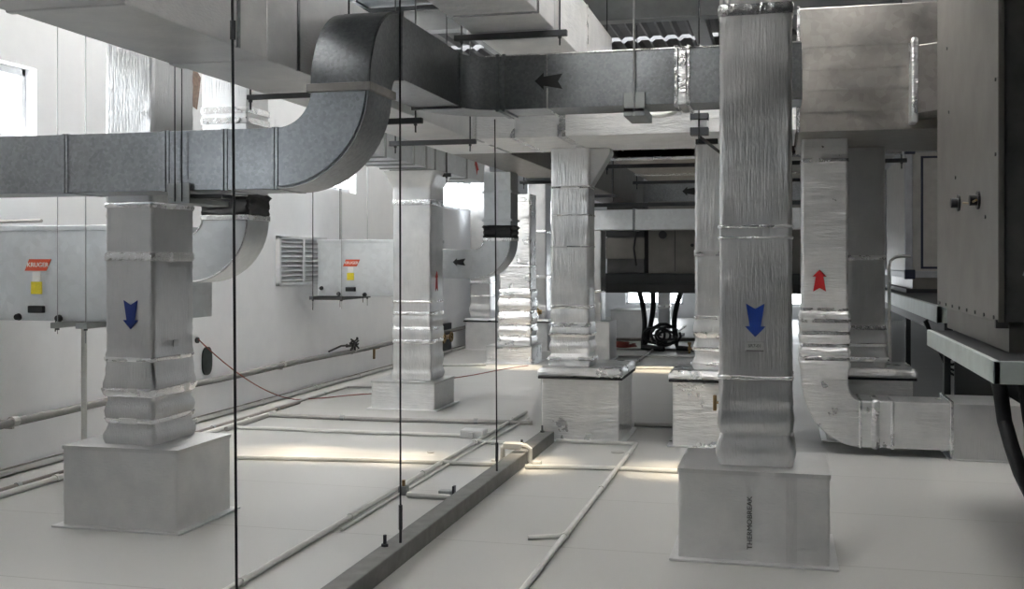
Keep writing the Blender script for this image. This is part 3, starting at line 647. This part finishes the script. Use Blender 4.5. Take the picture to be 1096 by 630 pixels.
# ------------------------------------------------------------------ left wall fittings
t = thing('wall_louvre', 'white slatted louvre vent in the left wall beside the second fan unit', 'louvre', (XW, 11.85, 1.31))
LY0, LY1, LZ0, LZ1 = 11.27, 12.6, 1.30, 1.88
f = MB(); f.box(XW, XW + .05, LY0, LY0 + .05, LZ0, LZ1).box(XW, XW + .05, LY1 - .05, LY1, LZ0, LZ1).box(XW, XW + .05, LY0, LY1, LZ0, LZ0 + .04).box(XW, XW + .05, LY0, LY1, LZ1 - .04, LZ1).box(XW, XW + .052, 11.9, 11.96, LZ0, LZ1)
f.build('frame', 'louvre', t, bevel=.004)
MB().box(XW + .001, XW + .006, LY0 + .04, LY1 - .04, LZ0 + .03, LZ1 - .03).build('backing', 'void', t)
for k in range(9):
    z = LZ0 + .055 + k * .056
    MB().add([(XW + .008, LY0 + .05, z + .035), (XW + .045, LY0 + .05, z), (XW + .045, LY1 - .05, z), (XW + .008, LY1 - .05, z + .035), (XW + .008, LY0 + .05, z + .041), (XW + .045, LY0 + .05, z + .006), (XW + .045, LY1 - .05, z + .006), (XW + .008, LY1 - .05, z + .041)],
             [(3, 2, 1, 0), (4, 5, 6, 7), (0, 1, 5, 4), (1, 2, 6, 5), (2, 3, 7, 6), (3, 0, 4, 7)]).build('slat', 'louvre', t)
def wallp(px, py, x=XW):
    """point of the left wall plane seen at a photo pixel"""
    r = (px - 548) / F; Y = (r * -SI * x - CO * x) / (SI - r * CO); zc = Y * CO - x * SI
    return Vector((x, Y, EYE + (HZ - py) * zc / F))
struct(MB().box(XW, XW + .018, YN, YF, 0, .05), 'baseboard_left', 'grime')
# pipe along wall
t = thing('wall_pipe', 'grey service pipe running along the left wall above the floor', 'pipe', (XW + .07, 9, .4))
pp = []
for k in range(60):
    y = 3.0 + 17.2 * k / 59; pp.append((XW + .075, y, .40 - .0015 * (y - 6) + .006 * math.sin(y * 1.7)))
MB().tube(pp, .032, 10).build('pipe_run', 'dark_pipe', t, smooth=True)
for y in (5.3, 6.85, 9.0, 11.3, 13.4, 15.2):
    MB().box(XW, XW + .07, y - .012, y + .012, .345, .37).build('pipe_clip', 'grey_pipe', t); MB().tube([(XW + .075, y - .03, .40), (XW + .075, y + .03, .40)], .04, 10).build('clamp', 'grey_pipe', t)
c = wallp(378, 369, XW + .1); t = thing('cable_tangle', 'tangle of black cable hooked on the grey wall pipe', 'cable', tuple(c))
for s_ in range(6):
    random.seed(s_ + 3); q = [c + Vector((random.uniform(-.01, .04), random.uniform(-.25, .18) * (1 if s_ < 3 else .5), random.uniform(-.07, .09))) for _ in range(4)]
    MB().tube([q[0]] + [q[0].lerp(q[1], u / 4) + Vector((0, 0, .03 * math.sin(PI * u / 4))) for u in range(1, 4)] + [q[1], q[1].lerp(q[2], .5) + Vector((0, 0, -.03)), q[2], q[3]], .011, 6).build('cable', 'black_rubber', t, smooth=True)
a = wallp(352, 376, XW + .1); MB().tube([a, a.lerp(c, .5) + Vector((0, 0, .03)), c], .012, 6).build('cable', 'black_rubber', t)
random.seed(11)
c = wallp(399, 377, XW + .02); t = thing('pipe_stop', 'small tan T-shaped stop valve below the grey wall pipe', 'valve', tuple(c))
MB().tube([c + Vector((.02, 0, -.09)), c + Vector((.02, 0, .07))], .018).build('stem', 'brass', t); MB().tube([c + Vector((.05, -.1, .06)), c + Vector((.05, .12, .06))], .014).build('lever', 'brass', t)
c = wallp(221, 386, XW + .004); t = thing('wall_plate', 'dark green rounded plate on the left wall behind the near riser', 'wall plate', tuple(c))
MB().prism([(.19 * math.copysign(abs(math.cos(q)) ** .7, math.cos(q)) * .75, .095 * math.copysign(abs(math.sin(q)) ** .8, math.sin(q))) for q in [2 * PI * k / 24 for k in range(24)]], c, (0, 0, 1), (0, 1, 0), (.012, 0, 0)).build('plate', 'opening', t)
# red cable: wall down to the floor, then along it
a = wallp(212, 364, XW + .02); f1 = G(325, 427, .012); f2 = G(398, 421, .012); f3 = G(480, 405, .012); f4 = G(565, 391, .012)
pts = []
for k in range(21):
    u = k / 20; p = a.lerp(f1, u); p.z = a.z * (1 - u) ** 1.6 + .012; pts.append(p)
for p0, p1 in ((f1, f2), (f2, f3), (f3, f4)):
    for k in range(1, 9): p = p0.lerp(p1, k / 8); p.x += .03 * math.sin(k * .8); pts.append(p)
o = MB().tube(pts, .006, 6).build('red_cable', 'red_cable', None, smooth=True); tag(o, 'thin red cable drooping from the left wall and trailing across the floor', 'cable')
MB().disc(a + Vector((-.018, 0, 0)), (1, 0, 0), .03, .02, 12).build('cable_outlet', 'black_rubber', o)
# peeling patch high on the left wall
c = wallp(208, 95, XW + .001); o = MB().prism([(-.10, -.16), (.05, -.2), (.09, -.02), (.12, .13), (.02, .2), (-.08, .15), (-.04, .02)], c, (0, 1, 0), (0, 0, 1), (.002, 0, 0)).build('peeling_patch', 'stain', None); tag(o, 'dark peeling paint patch high on the left wall', 'wall patch')
# valve sets
for px, py, x, lab in ((476, 361, XW + .1, 'brass valve set against the left wall beyond the second riser'), (573, 336, -4.0, 'small brass wheel valve above the wide far plinth box')):
    if px == 476:
        c = wallp(px, py, x); 
        t = thing('valve_set', lab, 'valve', tuple(c))
        MB().box(XW, XW + .05, c.y - .5, c.y + .55, c.z - .25, c.z + .22).build('mounting_board', 'strut', t)
    else:
        c = Vector((-4.19, 18.53, .68)); t = thing('valve_set', lab, 'valve', tuple(c))
    ax = (1, 0, 0) if px == 476 else (0, -1, 0); A = Vector(ax); side = Vector((0, 1, 0)) if px == 476 else Vector((1, 0, 0))
    MB().tube([c - side * .35 * (1 if px == 476 else .3), c + side * .35 * (1 if px == 476 else .3)], .04, 10).build('valve_body', 'brass', t, smooth=True)
    for s_ in ((-.2, .22) if px == 476 else (.0,)):
        w0 = c + side * s_ + A * .05
        MB().tube([w0 + (side * math.cos(2 * PI * k / 16) + Vector((0, 0, 1)) * math.sin(2 * PI * k / 16)) * .075 for k in range(17)], .016, 6).build('hand_wheel', 'brass', t)
        MB().tube([c + side * s_, w0 + A * .03], .018).build('spindle', 'brass', t)
# ------------------------------------------------------------------ floor: kerb, wires, conduits
o = MB().box(-2.04, -1.92, -1.0, 9.22, 0, .10).build('floor_kerb', 'kerb', None, bevel=.006); tag(o, 'long dark grey kerb beam running along the floor', 'kerb')
for (xb, y, xt, zt, lab) in ((-1.96, 3.63, -1.995, 4.55, 'thick dark hanger wire nearest the camera, in front of the left duct'), (-1.955, 5.39, -1.96, 4.55, 'dark hanger wire fixed to the kerb beside the S bend'), (-1.955, 7.39, -1.97, 2.60, 'thin wire from under the cross run to the far part of the kerb')):
    t = thing('hanger_wire', lab, 'wire', (xb, y, .1))
    MB().tube([(xb, y, .1), (xt, y, zt)], .0055, 6).build('cable', 'rod', t)
    MB().tube([(xb, y, .17), (xb, y, .30)], .011, 8).build('turnbuckle', 'strut', t)
    MB().tube([(xb, y, .10), (xb, y, .17)], .008, 6).build('eye_bolt', 'strut', t)
    if y < 4: MB().tube([(xt + .018, y, 2.42), (xt + .018, y, 2.49)], .011, 8).build('coupler', 'strut', t)
for k, (px, py) in enumerate(((422, 585), (553, 478), (573, 462))):
    c = G(px, py, .1); c.x = -2.01
    o = MB().tube([c, c + Vector((0, 0, .06))], .01, 6).build('anchor_bolt', 'strut', None); tag(o, ['anchor bolt standing on the kerb beside the middle hanger wire', 'anchor bolt on the kerb beside the raised white conduit bridge', 'anchor bolt near the far end of the kerb'][k], 'bolt', 'kerb anchor bolts')
    MB().disc(c + Vector((0, 0, .0)), (0, 0, 1), .02, .014, 6).build('nut', 'strut', o)
def conduit(label, pts, r=.016, mat='white_pipe', clips=True, z=None):
    P = [G(*p, (z or r)) if len(p) == 2 else Vector(p) for p in pts]
    t = thing('conduit_pipe', label, 'pipe', tuple(P[0])); 
    MB().tube(P, r, 8).build('pipe_run', mat, t, smooth=True)
    if clips:
        for a, b in zip(P[:-1], P[1:]):
            L = (b - a).length; nn = int(L / 1.3)
            for k in range(nn):
                c = a.lerp(b, (k + .6) / nn); d = (b - a).normalized()
                MB().tube([c - d * .02, c + d * .02], r * 1.35, 8).build('clip', mat if mat == 'white_pipe' else 'strut_light', t)
    return t
xa = -2.57
conduit('long white conduit running down the hall left of the kerb', [(xa, 2.6, .02), (xa, 10.9, .02)], .017)
conduit('thin second conduit lying against the long white conduit left of the kerb', [(xa + .06, 5.9, .012), (xa + .065, 8.4, .012), (xa + .12, 10.5, .012)], .010, 'white_pipe', False)
conduit('long white conduit running down the hall right of the kerb', [(-1.195, 2.6, .02), (-1.2, 9.22, .02), (-1.9, 9.22, .02)], .017)
conduit('short grey stub conduit beside the right-hand long conduit', [(565, 575), (603, 573)], .014, 'white_pipe', False)
conduit('short white stub between the long conduit and the kerb', [(436, 529), (482, 532)], .02, 'white_pipe', False)
conduit('white conduit crossing from the left plinth box to the kerb', [(252, 489), (400, 492), (539, 497)], .018)
conduit('white conduit crossing right of the kerb behind the nearest plinth box', [(562, 499), (640, 500), (729, 504)], .018)
conduit('white conduit crossing to the small foil junction box', [(252, 457), (380, 462), (497, 466)], .017)
conduit('white conduit from the junction box to the kerb end', [(506, 472), (572, 475)], .017)
conduit('brown grey conduit bending across behind the white conduits', [(242, 459), (288, 444), (420, 449), (570, 452)], .022, 'grey_pipe')
conduit('white conduit along the foot of the left wall', [(XW + .06, 3.0, .03), (XW + .06, 19.8, .03)], .022)
conduit('thin brown conduit near the left wall', [(XW + .42, 3.0, .02), (XW + .42, 11.0, .02)], .018, 'brown_pipe')
conduit('flat white conduit near the left wall beside the brown one', [(XW + .52, 3.0, .02), (XW + .52, 10.2, .02)], .024)
conduit('thin grey conduit turning toward the second riser plinth', [(230, 456), (371, 414), (398, 414)], .014, 'grey_pipe')
conduit('white conduit crossing behind the second riser plinth', [(470, 391), (520, 390)], .018, 'white_pipe', False)
conduit('grey conduit crossing between the lidded plinth boxes', [(679, 454), (720, 455)], .02, 'grey_pipe', False)
conduit('far white conduit crossing beyond the lidded plinth boxes, nearest one', [(648, 393), (742, 394)], .02)
conduit('far white conduit crossing beyond the lidded plinth boxes, second one', [(662, 381), (744, 381)], .018)
conduit('far grey conduit crossing beyond the lidded plinth boxes, third one', [(648, 373), (744, 374)], .02, 'grey_pipe')
conduit('far conduit running down the hall between the lidded plinth boxes', [(-2.15, 13.2, .02), (-2.2, 26, .02)], .02, 'grey_pipe')
conduit('dark conduit far back crossing before the bright end wall', [(648, 363), (744, 363)], .03, 'brown_pipe', False)
# raised bridge on the kerb
t = thing('conduit_bridge', 'raised white conduit bridge stepping over the kerb', 'pipe', (-2.0, 8.2, .0))
yb = G(548, 497).y
MB().tube([(-2.2, yb, .02), (-2.13, yb, .02), (-2.11, yb, .05), (-2.11, yb, .13), (-2.08, yb, .15), (-1.92, yb, .15), (-1.89, yb, .13), (-1.89, yb, .04), (-1.86, yb, .02), (-1.8, yb, .02)], .02, 8).build('pipe_bend', 'white_pipe', t, smooth=True)
MB().box(-2.1, -1.95, yb - .04, yb + .03, .125, .175).build('saddle', 'white_pipe', t, bevel=.01)
c = G(507, 468); t = thing('junction_box', 'small foil-covered junction box on the floor among conduits', 'junction box', tuple(c))
MB().box(c.x - .11, c.x + .11, c.y - .07, c.y + .08, 0, .075).build('cover', 'foil_plain', t, bevel=.01)
MB().box(c.x - .02, c.x + .02, c.y - .10, c.y - .06, 0, .06).build('spigot', 'foil_plain', t)
c = G(432, 529); t = thing('conduit_coupler', 'small metal elbow fitting where the short stub meets the long conduit', 'fitting', tuple(c))
MB().box(c.x - .03, c.x + .03, c.y - .03, c.y + .03, 0, .06).build('body', 'strut_light', t, bevel=.006); MB().tube([c + Vector((0, 0, .05)), c + Vector((0, 0, .10))], .012).build('screw', 'brass', t)
c = G(478, 532); t = thing('conduit_end_box', 'small metal end box on the short stub by the kerb', 'fitting', tuple(c))
MB().box(c.x - .05, c.x + .04, c.y - .03, c.y + .03, 0, .05).build('body', 'strut_light', t, bevel=.006); MB().box(c.x + .045, c.x + .06, c.y - .02, c.y + .02, 0, .08).build('end_plate', 'strut', t)
for k, (px, py, rr) in enumerate(((661, 484, .055), (461, 484, .03))):
    c = G(px, py); o = MB().disc(c, (0, 0, 1), rr, .006, 20).build('floor_disc', 'grey_pipe', None); tag(o, ['round grey cap set in the floor right of the kerb', 'small round cap set in the floor left of the kerb'][k], 'floor cap')
# red heap of cable and a black tool far back
c = G(660, 372); t = thing('cable_heap', 'heap of red cable on the floor behind the kerb-end plinth box', 'cable', tuple(c))
random.seed(5)
for k in range(7):
    q = []; a0 = random.uniform(0, 6); rr = random.uniform(.08, .25); oy = random.uniform(-.1, .1); ox = random.uniform(-.12, .12)
    for j in range(13): q.append((c.x + ox + rr * 1.2 * math.cos(a0 + j * .5), c.y + oy + rr * math.sin(a0 + j * .5), .02 + .02 * k / 2 + random.uniform(0, .02)))
    MB().tube(q, .014, 6).build('coil', 'red_cable', t, smooth=True)
c = G(699, 359); t = thing('floor_bracket', 'small black bracket lying on the far floor between plinths', 'bracket', tuple(c))
MB().box(c.x - .18, c.x + .18, c.y - .06, c.y + .06, 0, .03).build('foot', 'black_rubber', t, bevel=.006); MB().box(c.x - .12, c.x - .06, c.y - .05, c.y + .05, .03, .12).build('upright', 'black_rubber', t); MB().box(c.x + .08, c.x + .13, c.y - .05, c.y + .05, .03, .10).build('upright', 'black_rubber', t)
c = G(738, 378); v = thing('gate_valve', 'small tan valve on the floor beside the half-hidden foil riser', 'valve', tuple(c))
MB().tube([c, c + Vector((0, 0, .16))], .02).build('stem', 'brass', v); MB().tube([c + Vector((-.03, 0, .08)), c + Vector((.16, 0, .08))], .022).build('valve_body', 'brass', v); MB().box(c.x - .03, c.x + .03, c.y - .03, c.y + .03, .15, .19).build('lever', 'brass', v)
c = G(722, 362); o = MB().prism([(0, 0), (.12, 0), (.12, .05), (0, .05)], (c.x, c.y - .8, 0), (1, 0, 0), (0, 0, 1), (.0, 1.8, 0)).build('floor_batten', 'kerb', None); tag(o, 'short dark batten on the far floor right of the conduit', 'batten')
# far boxes
foil_box('plinth_box', 'grey plinth box far behind the kerb-end riser', -3.3, -2.62, 16.9, 17.6, .62, mat='foil_plain')
foil_riser('duct_riser', 'foil riser far behind the kerb-end riser on its own grey plinth', -3.15, -2.78, 17.05, 17.5, .625, 2.07, bands=[(1.1, .04)])
foil_box('plinth_box', 'dark-shaded plinth box beneath the far air handling unit', -3.3, -2.6, 21.4, 22.2, .6, mat='foil_plain')
foil_riser('duct_riser', 'foil riser far back beneath the far air handling unit', -2.55, -2.3, 23.2, 23.5, 0, 2.6, bands=[(.6, .05)])
# ------------------------------------------------------------------ right air handling units
t = thing('air_handling_unit', 'tall brownish steel air handling unit close at the right edge', 'air handling unit', (1.8, 6.8, 1.14))
AX, AY0, AY1, AZ0 = 1.05, 5.76, 7.88, 1.29
MB().box(AX + .012, 3.2, AY0 + .012, AY1, AZ0, 3.6).build('casing', 'ahu_dark', t, bevel=.005)
MB().box(AX, AX + .03, AY0, AY1 + .01, AZ0, 3.6).build('side_panel', 'ahu', t, bevel=.004)
MB().box(AX + .06, 3.15, AY0 + .05, AY1 - .02, 1.137, AZ0).build('base_frame', 'ahu', t)
MB().box(AX + .03, AX + .06, AY0 + .02, AY1, AZ0 - .012, AZ0 + .004).build('bottom_lip', 'ahu', t)
for k in range(8):
    y = AY0 + .1 + k * .27; MB().disc((AX + .002, y, AZ0 + .02), (-1, 0, 0), .010, .008, 8).build('bolt', 'ahu_dark', t)
def on_side(px, py, x):  # point of a vertical plane at x
    r_ = (px - 548) / F; Y = (r_ * -SI * x - CO * x) / (SI - r_ * CO); zc = Y * CO - x * SI
    return Vector((x, Y, EYE + (HZ - py) * zc / F))
for px, py in ((1027, 217), (1048, 214)):
    c = on_side(px, py, AX); MB().disc(c, (-1, 0, 0), .05, .012, 16).build('knob_flange', 'black_rubber', t); MB().disc(c, (-1, 0, 0), .03, .05, 12).build('knob', 'black_rubber', t, smooth=True)
a, b = on_side(1031, 217, AX - .035), on_side(1045, 214, AX - .035); MB().tube([a, a.lerp(b, .5) + Vector((0, 0, -.01)), b], .006).build('knob_link', 'brass', t)
for px, py in ((1055, 232), (1023, 190), (1016, 120), (1014, 52), (1066, 85), (1066, 165)): MB().disc(on_side(px, py, AX), (-1, 0, 0), .01, .006, 8).build('rivet', 'ahu_dark', t)
MB().tube([(AX + .12, AY0 - .01, 1.52), (AX + .16, AY0 - .02, 1.62), (AX + .165, AY0 - .01, 1.70)], .012).build('door_latch', 'alu', t)
MB().tube([(AX + .22, AY0 + .045, 1.17), (AX + .22, AY0 + .04, 1.26)], .012).build('earth_lug', 'ahu_dark', t)
MB().box(AX - .01, AX + .05, AY0 + .01, AY0 + .04, AZ0 - .03, AZ0 + .012).build('corner_cleat', 'ahu_dark', t)
# platform
t = thing('steel_platform', 'pale green steel platform carrying the near air handling unit', 'platform', (2.0, 6.5, 0))
PX, PY0, PY1, PZ = .95, 5.31, 7.62, 1.136
MB().box(PX, PX + .03, PY0, PY1, PZ - .105, PZ).build('edge_beam', 'steel_green', t, bevel=.003)
MB().box(PX, 3.3, PY0, PY0 + .03, PZ - .105, PZ).build('edge_beam', 'steel_green', t, bevel=.003)
MB().box(PX + .03, 3.3, PY0 + .03, PY1, PZ - .03, PZ - .004).build('deck', 'dark_steel', t)
MB().box(PX + .03, 3.3, PY1 - .05, PY1, PZ - .105, PZ - .03).build('edge_beam', 'dark_steel', t)
for x, y in ((2.3, 5.6), (2.3, 7.3), (3.2, 5.6), (3.2, 7.3)): MB().box(x - .03, x + .03, y - .03, y + .03, 0, PZ - .03).build('leg', 'dark_steel', t)
# hoses below
t = thing('drain_hose', 'thick black hose hanging below the right steel platform', 'hose', (1.3, 6.6, 0))
P = [on_side(1068, 398, 1.02), on_side(1071, 420, 1.03), on_side(1075, 450, 1.05), on_side(1083, 478, 1.07), on_side(1092, 505, 1.1)]
P[0].z = 1.03
P.append(P[-1] + Vector((.25, -.1, -.4))); P[-1].z = .03
Q = []
for k in range(len(P) - 1):
    for j in range(4): Q.append(P[k].lerp(P[k + 1], j / 4))
MB().tube(Q + [P[-1]], .036, 10).build('hose_run', 'black_rubber', t, smooth=True)
MB().tube([p + Vector((.10, .02, 0)) for p in Q], .016, 8).build('side_cable', 'black_rubber', t, smooth=True)
# second AHU
t = thing('air_handling_unit', 'cream air handling unit with navy corners behind the near one', 'air handling unit', (2.4, 14, 1.2))
BX, BY0, BY1, BZ0b, BZ1b = 1.63, 15.3, 18.2, 1.36, 3.13
MB().box(BX + .02, 4.2, BY0 + .02, BY1, BZ0b, BZ1b).build('casing', 'cream', t)
for (xx, yy) in ((BX, BY0), (BX, BY1 - .08), (4.1, BY0)): MB().box(xx, xx + .1, yy, yy + .08, BZ0b, BZ1b).build('corner_post', 'alu', t, bevel=.01)
for zz in (BZ0b, BZ1b - .09):
    MB().box(BX, 4.2, BY0, BY0 + .05, zz, zz + .09).build('frame_rail', 'alu', t, bevel=.008); MB().box(BX, BX + .05, BY0, BY1, zz, zz + .09).build('frame_rail', 'alu', t, bevel=.008)
    MB().box(BX - .006, BX + .13, BY0 - .012, BY0 + .1, zz - .02, zz + .11).build('corner_cap', 'navy', t, bevel=.012)
f = MB(); x0, x1, z0, z1 = BX + .2, 3.0, BZ0b + .12, BZ1b - .14
f.box(x0, x0 + .03, BY0 - .004, BY0 + .03, z0, z1).box(x0, x1, BY0 - .004, BY0 + .03, z0, z0 + .03).box(x0, x1, BY0 - .004, BY0 + .03, z1 - .03, z1)
f.build('door_gasket', 'navy', t); d = MB().box(x0 + .03, x1, BY0 + .0, BY0 + .03, z0 + .03, z1 - .03).build('door', 'cream', t)
MB().box(x0 + .32, x0 + .40, BY0 - .04, BY0, BZ0b + .35, BZ1b - .65).build('door_handle', 'white_frame', d, bevel=.015)
MB().box(BX + .1, 4.1, BY0 + .05, BY1, 1.2, BZ0b).build('base_frame', 'ahu', t)
t = thing('steel_platform', 'grey green steel platform under the cream air handling unit', 'platform', (2.4, 14, 0))
MB().box(1.45, 1.5, 10.9, 18.4, 1.0, 1.16).build('edge_beam', 'steel_green', t, bevel=.003)
MB().box(1.45, 4.3, 10.9, 10.95, 1.0, 1.16).build('edge_beam', 'steel_green', t)
MB().box(1.5, 4.3, 10.95, 18.4, 1.12, 1.155).build('deck', 'dark_steel', t)
MB().box(1.52, 1.6, 10.95, 18.4, .88, 1.0).build('lower_beam', 'dark_steel', t)
for y in (11.2, 14.5, 18.0):
    for x in (1.58, 4.1): MB().box(x - .03, x + .03, y - .03, y + .03, 0, 1.0).build('leg', 'dark_steel', t)
MB().box(1.63, 2.3, 11.05, 11.1, 0.02, 1.0).build('side_plate', 'dark_steel', t)
MB().box(BX + .02, 4.1, BY0 + .02, BY1, 1.155, 1.21).build('bearer', 'dark_steel', t)
# white vent pipe beside it
def at_depth(px, py, Y):
    r_ = (px - 548) / F; X = Y * (r_ * CO - SI) / (CO + r_ * SI); zc = Y * CO - X * SI
    return Vector((X, Y, EYE + (HZ - py) * zc / F))
P = [at_depth(964, 274, 12.4), at_depth(958, 275, 12.3), at_depth(953, 279, 12.3), at_depth(951.5, 286, 12.3), at_depth(952, 340, 12.3), at_depth(953, 388, 12.3)]
P.insert(0, P[0] + Vector((.1, .05, 0)))
P[-1].z = 0.0
o = MB().tube(P, .018, 10).build('vent_pipe', 'grey_pipe', None, smooth=True); tag(o, 'pale bent vent pipe standing left of the cream air handling unit', 'pipe')
t = thing('cable_bundle', 'loose dark cables sagging below the second steel platform', 'cable', (1.6, 12.0, .9))
for k in range(4):
    q = []
    for j in range(13): u = j / 12; q.append((1.42 + .5 * u + .05 * k, 11.6 + .25 * k, .98 - (.38 + .08 * k) * math.sin(PI * u) + .0 * k))
    MB().tube(q, .014, 6).build('cable', 'black_rubber', t, smooth=True)
# far AHU
t = thing('air_handling_unit', 'dark far air handling unit at the end of the hall, left of a brownish one', 'air handling unit', (-2.58, 19, 1.37))
MB().box(-2.92, -2.27, 18.5, 20.0, 1.37, 2.55).build('casing', 'ahu_dark', t, bevel=.01)
MB().box(-2.93, -2.26, 18.46, 18.5, 1.62, 1.98).build('filter_panel', 'ahu', t); MB().box(-2.93, -2.26, 18.44, 18.5, 2.0, 2.12).build('panel_rail', 'dark_steel', t)
MB().tube([(-2.40, 18.43, 2.1), (-2.44, 18.43, 1.8), (-2.40, 18.43, 1.5)], .015).build('cable', 'black_rubber', t)
t = thing('air_handling_unit', 'brownish far air handling unit at the end of the hall, round knob on top', 'air handling unit', (-1.2, 19, 1.37))
MB().box(-2.2, .4, 18.5, 20.0, 1.37, 2.6).build('casing', 'ahu', t, bevel=.01)
MB().disc((-1.95, 18.5, 2.03), (0, -1, 0), .07, .05, 14).build('knob', 'black_rubber', t); MB().disc((-1.45, 18.5, 1.85), (0, -1, 0), .03, .04, 10).build('knob', 'black_rubber', t)
MB().box(-1.75, -1.74, 18.49, 18.5, 1.4, 2.3).build('panel_seam', 'dark_steel', t)
t = thing('steel_platform', 'black steel platform under the far air handling units', 'platform', (-1, 19, 0))
MB().box(-3.0, .6, 18.3, 18.45, 1.2, 1.365).build('edge_beam', 'dark_steel', t); MB().box(-3.0, .6, 18.4, 20.2, 1.08, 1.365).build('deck', 'dark_steel', t)
MB().box(-3.0, .6, 18.25, 18.3, 1.04, 1.2).build('lower_beam', 'black_rubber', t)
for x in (-.3, .5): MB().box(x - .06, x + .06, 20.0, 20.12, 0, 1.1).build('leg', 'dark_steel', t)
for k, (px, lab) in enumerate(((688, 'looped black hoses hanging below the dark far unit'), (733, 'single black hose hanging below the brownish far unit'))):
    b0 = at_depth(px - 4, 308, 19.0); t = thing('drain_hose', lab, 'hose', tuple(b0))
    for j in range(2 if k == 0 else 1):
        q = []
        for i in range(11):
            u = i / 10; q.append((b0.x + .14 * j + .10 * math.sin(u * 2.6 + j) * (1 if k == 0 else -1.2), 19.0 + .1 * j, 1.06 - 1.0 * u))
        q.append((q[-1][0] + .35, 18.9, .04)); MB().tube(q, .045, 8).build('hose_run', 'black_rubber', t, smooth=True)
t = thing('cable_heap', 'dark tangle of cable coiled on the far floor below the hoses', 'cable', (-1.9, 18.7, 0))
for k in range(6):
    a0 = random.uniform(0, 6); rr = random.uniform(.12, .26); ox = random.uniform(-.12, .15)
    MB().tube([(-2.0 + ox + rr * math.cos(a0 + j * .5), 18.5 + .05 * k, .30 + rr * math.sin(a0 + j * .5) * (.5 + .08 * k)) for j in range(13)], .022, 6).build('coil', 'black_rubber', t, smooth=True)
# ------------------------------------------------------------------ light
W = bpy.data.worlds.new('sky'); bpy.context.scene.world = W; W.use_nodes = True; wt = W.node_tree; wt.nodes.clear()
wo = wt.nodes.new('ShaderNodeOutputWorld'); bg = wt.nodes.new('ShaderNodeBackground'); bg.inputs[0].default_value = (.965, .98, 1, 1); bg.inputs[1].default_value = 12.0
wt.links.new(bg.outputs[0], wo.inputs[0])
def portal(name, loc, rot, sx, sy):
    l = bpy.data.lights.new(name, 'AREA'); l.shape = 'RECTANGLE'; l.size = sx; l.size_y = sy; l.cycles.is_portal = True
    o = bpy.data.objects.new(name, l); C.objects.link(o); o.location = loc; o.rotation_euler = rot; return o
for k, (a, b) in enumerate(WINS): portal('window_daylight', (XW - .26, (a + b) / 2, (ZS + ZT) / 2), (0, -PI / 2, 0), ZT - ZS, b - a)
for a, b in FW: portal('window_daylight', ((a + b) / 2, YF + .2, .92), (-PI / 2, 0, 0), b - a, 1.15)
for a, b in SL: portal('rooflight_daylight', ((SLX[0] + SLX[1]) / 2, (a + b) / 2, ZR + .1), (0, 0, 0), SLX[1] - SLX[0], b - a)
sl = bpy.data.lights.new('sun', 'SUN'); sl.energy = 22; sl.angle = .16; sl.color = (1, .80, .56)
so = bpy.data.objects.new('sun', sl); C.objects.link(so); so.location = (0, 0, 8)
so.rotation_euler = Vector((.12, .06, -1)).to_track_quat('-Z', 'Y').to_euler()
sc = bpy.context.scene
sc.view_settings.view_transform = 'Standard'; sc.view_settings.look = 'None'; sc.view_settings.exposure = 0.12; sc.view_settings.gamma = 1; sc.view_settings.use_curve_mapping = False
sc.cycles.max_bounces = 8; sc.cycles.diffuse_bounces = 5; sc.cycles.glossy_bounces = 4; sc.cycles.sample_clamp_indirect = 8
sc.cycles.use_denoising = True
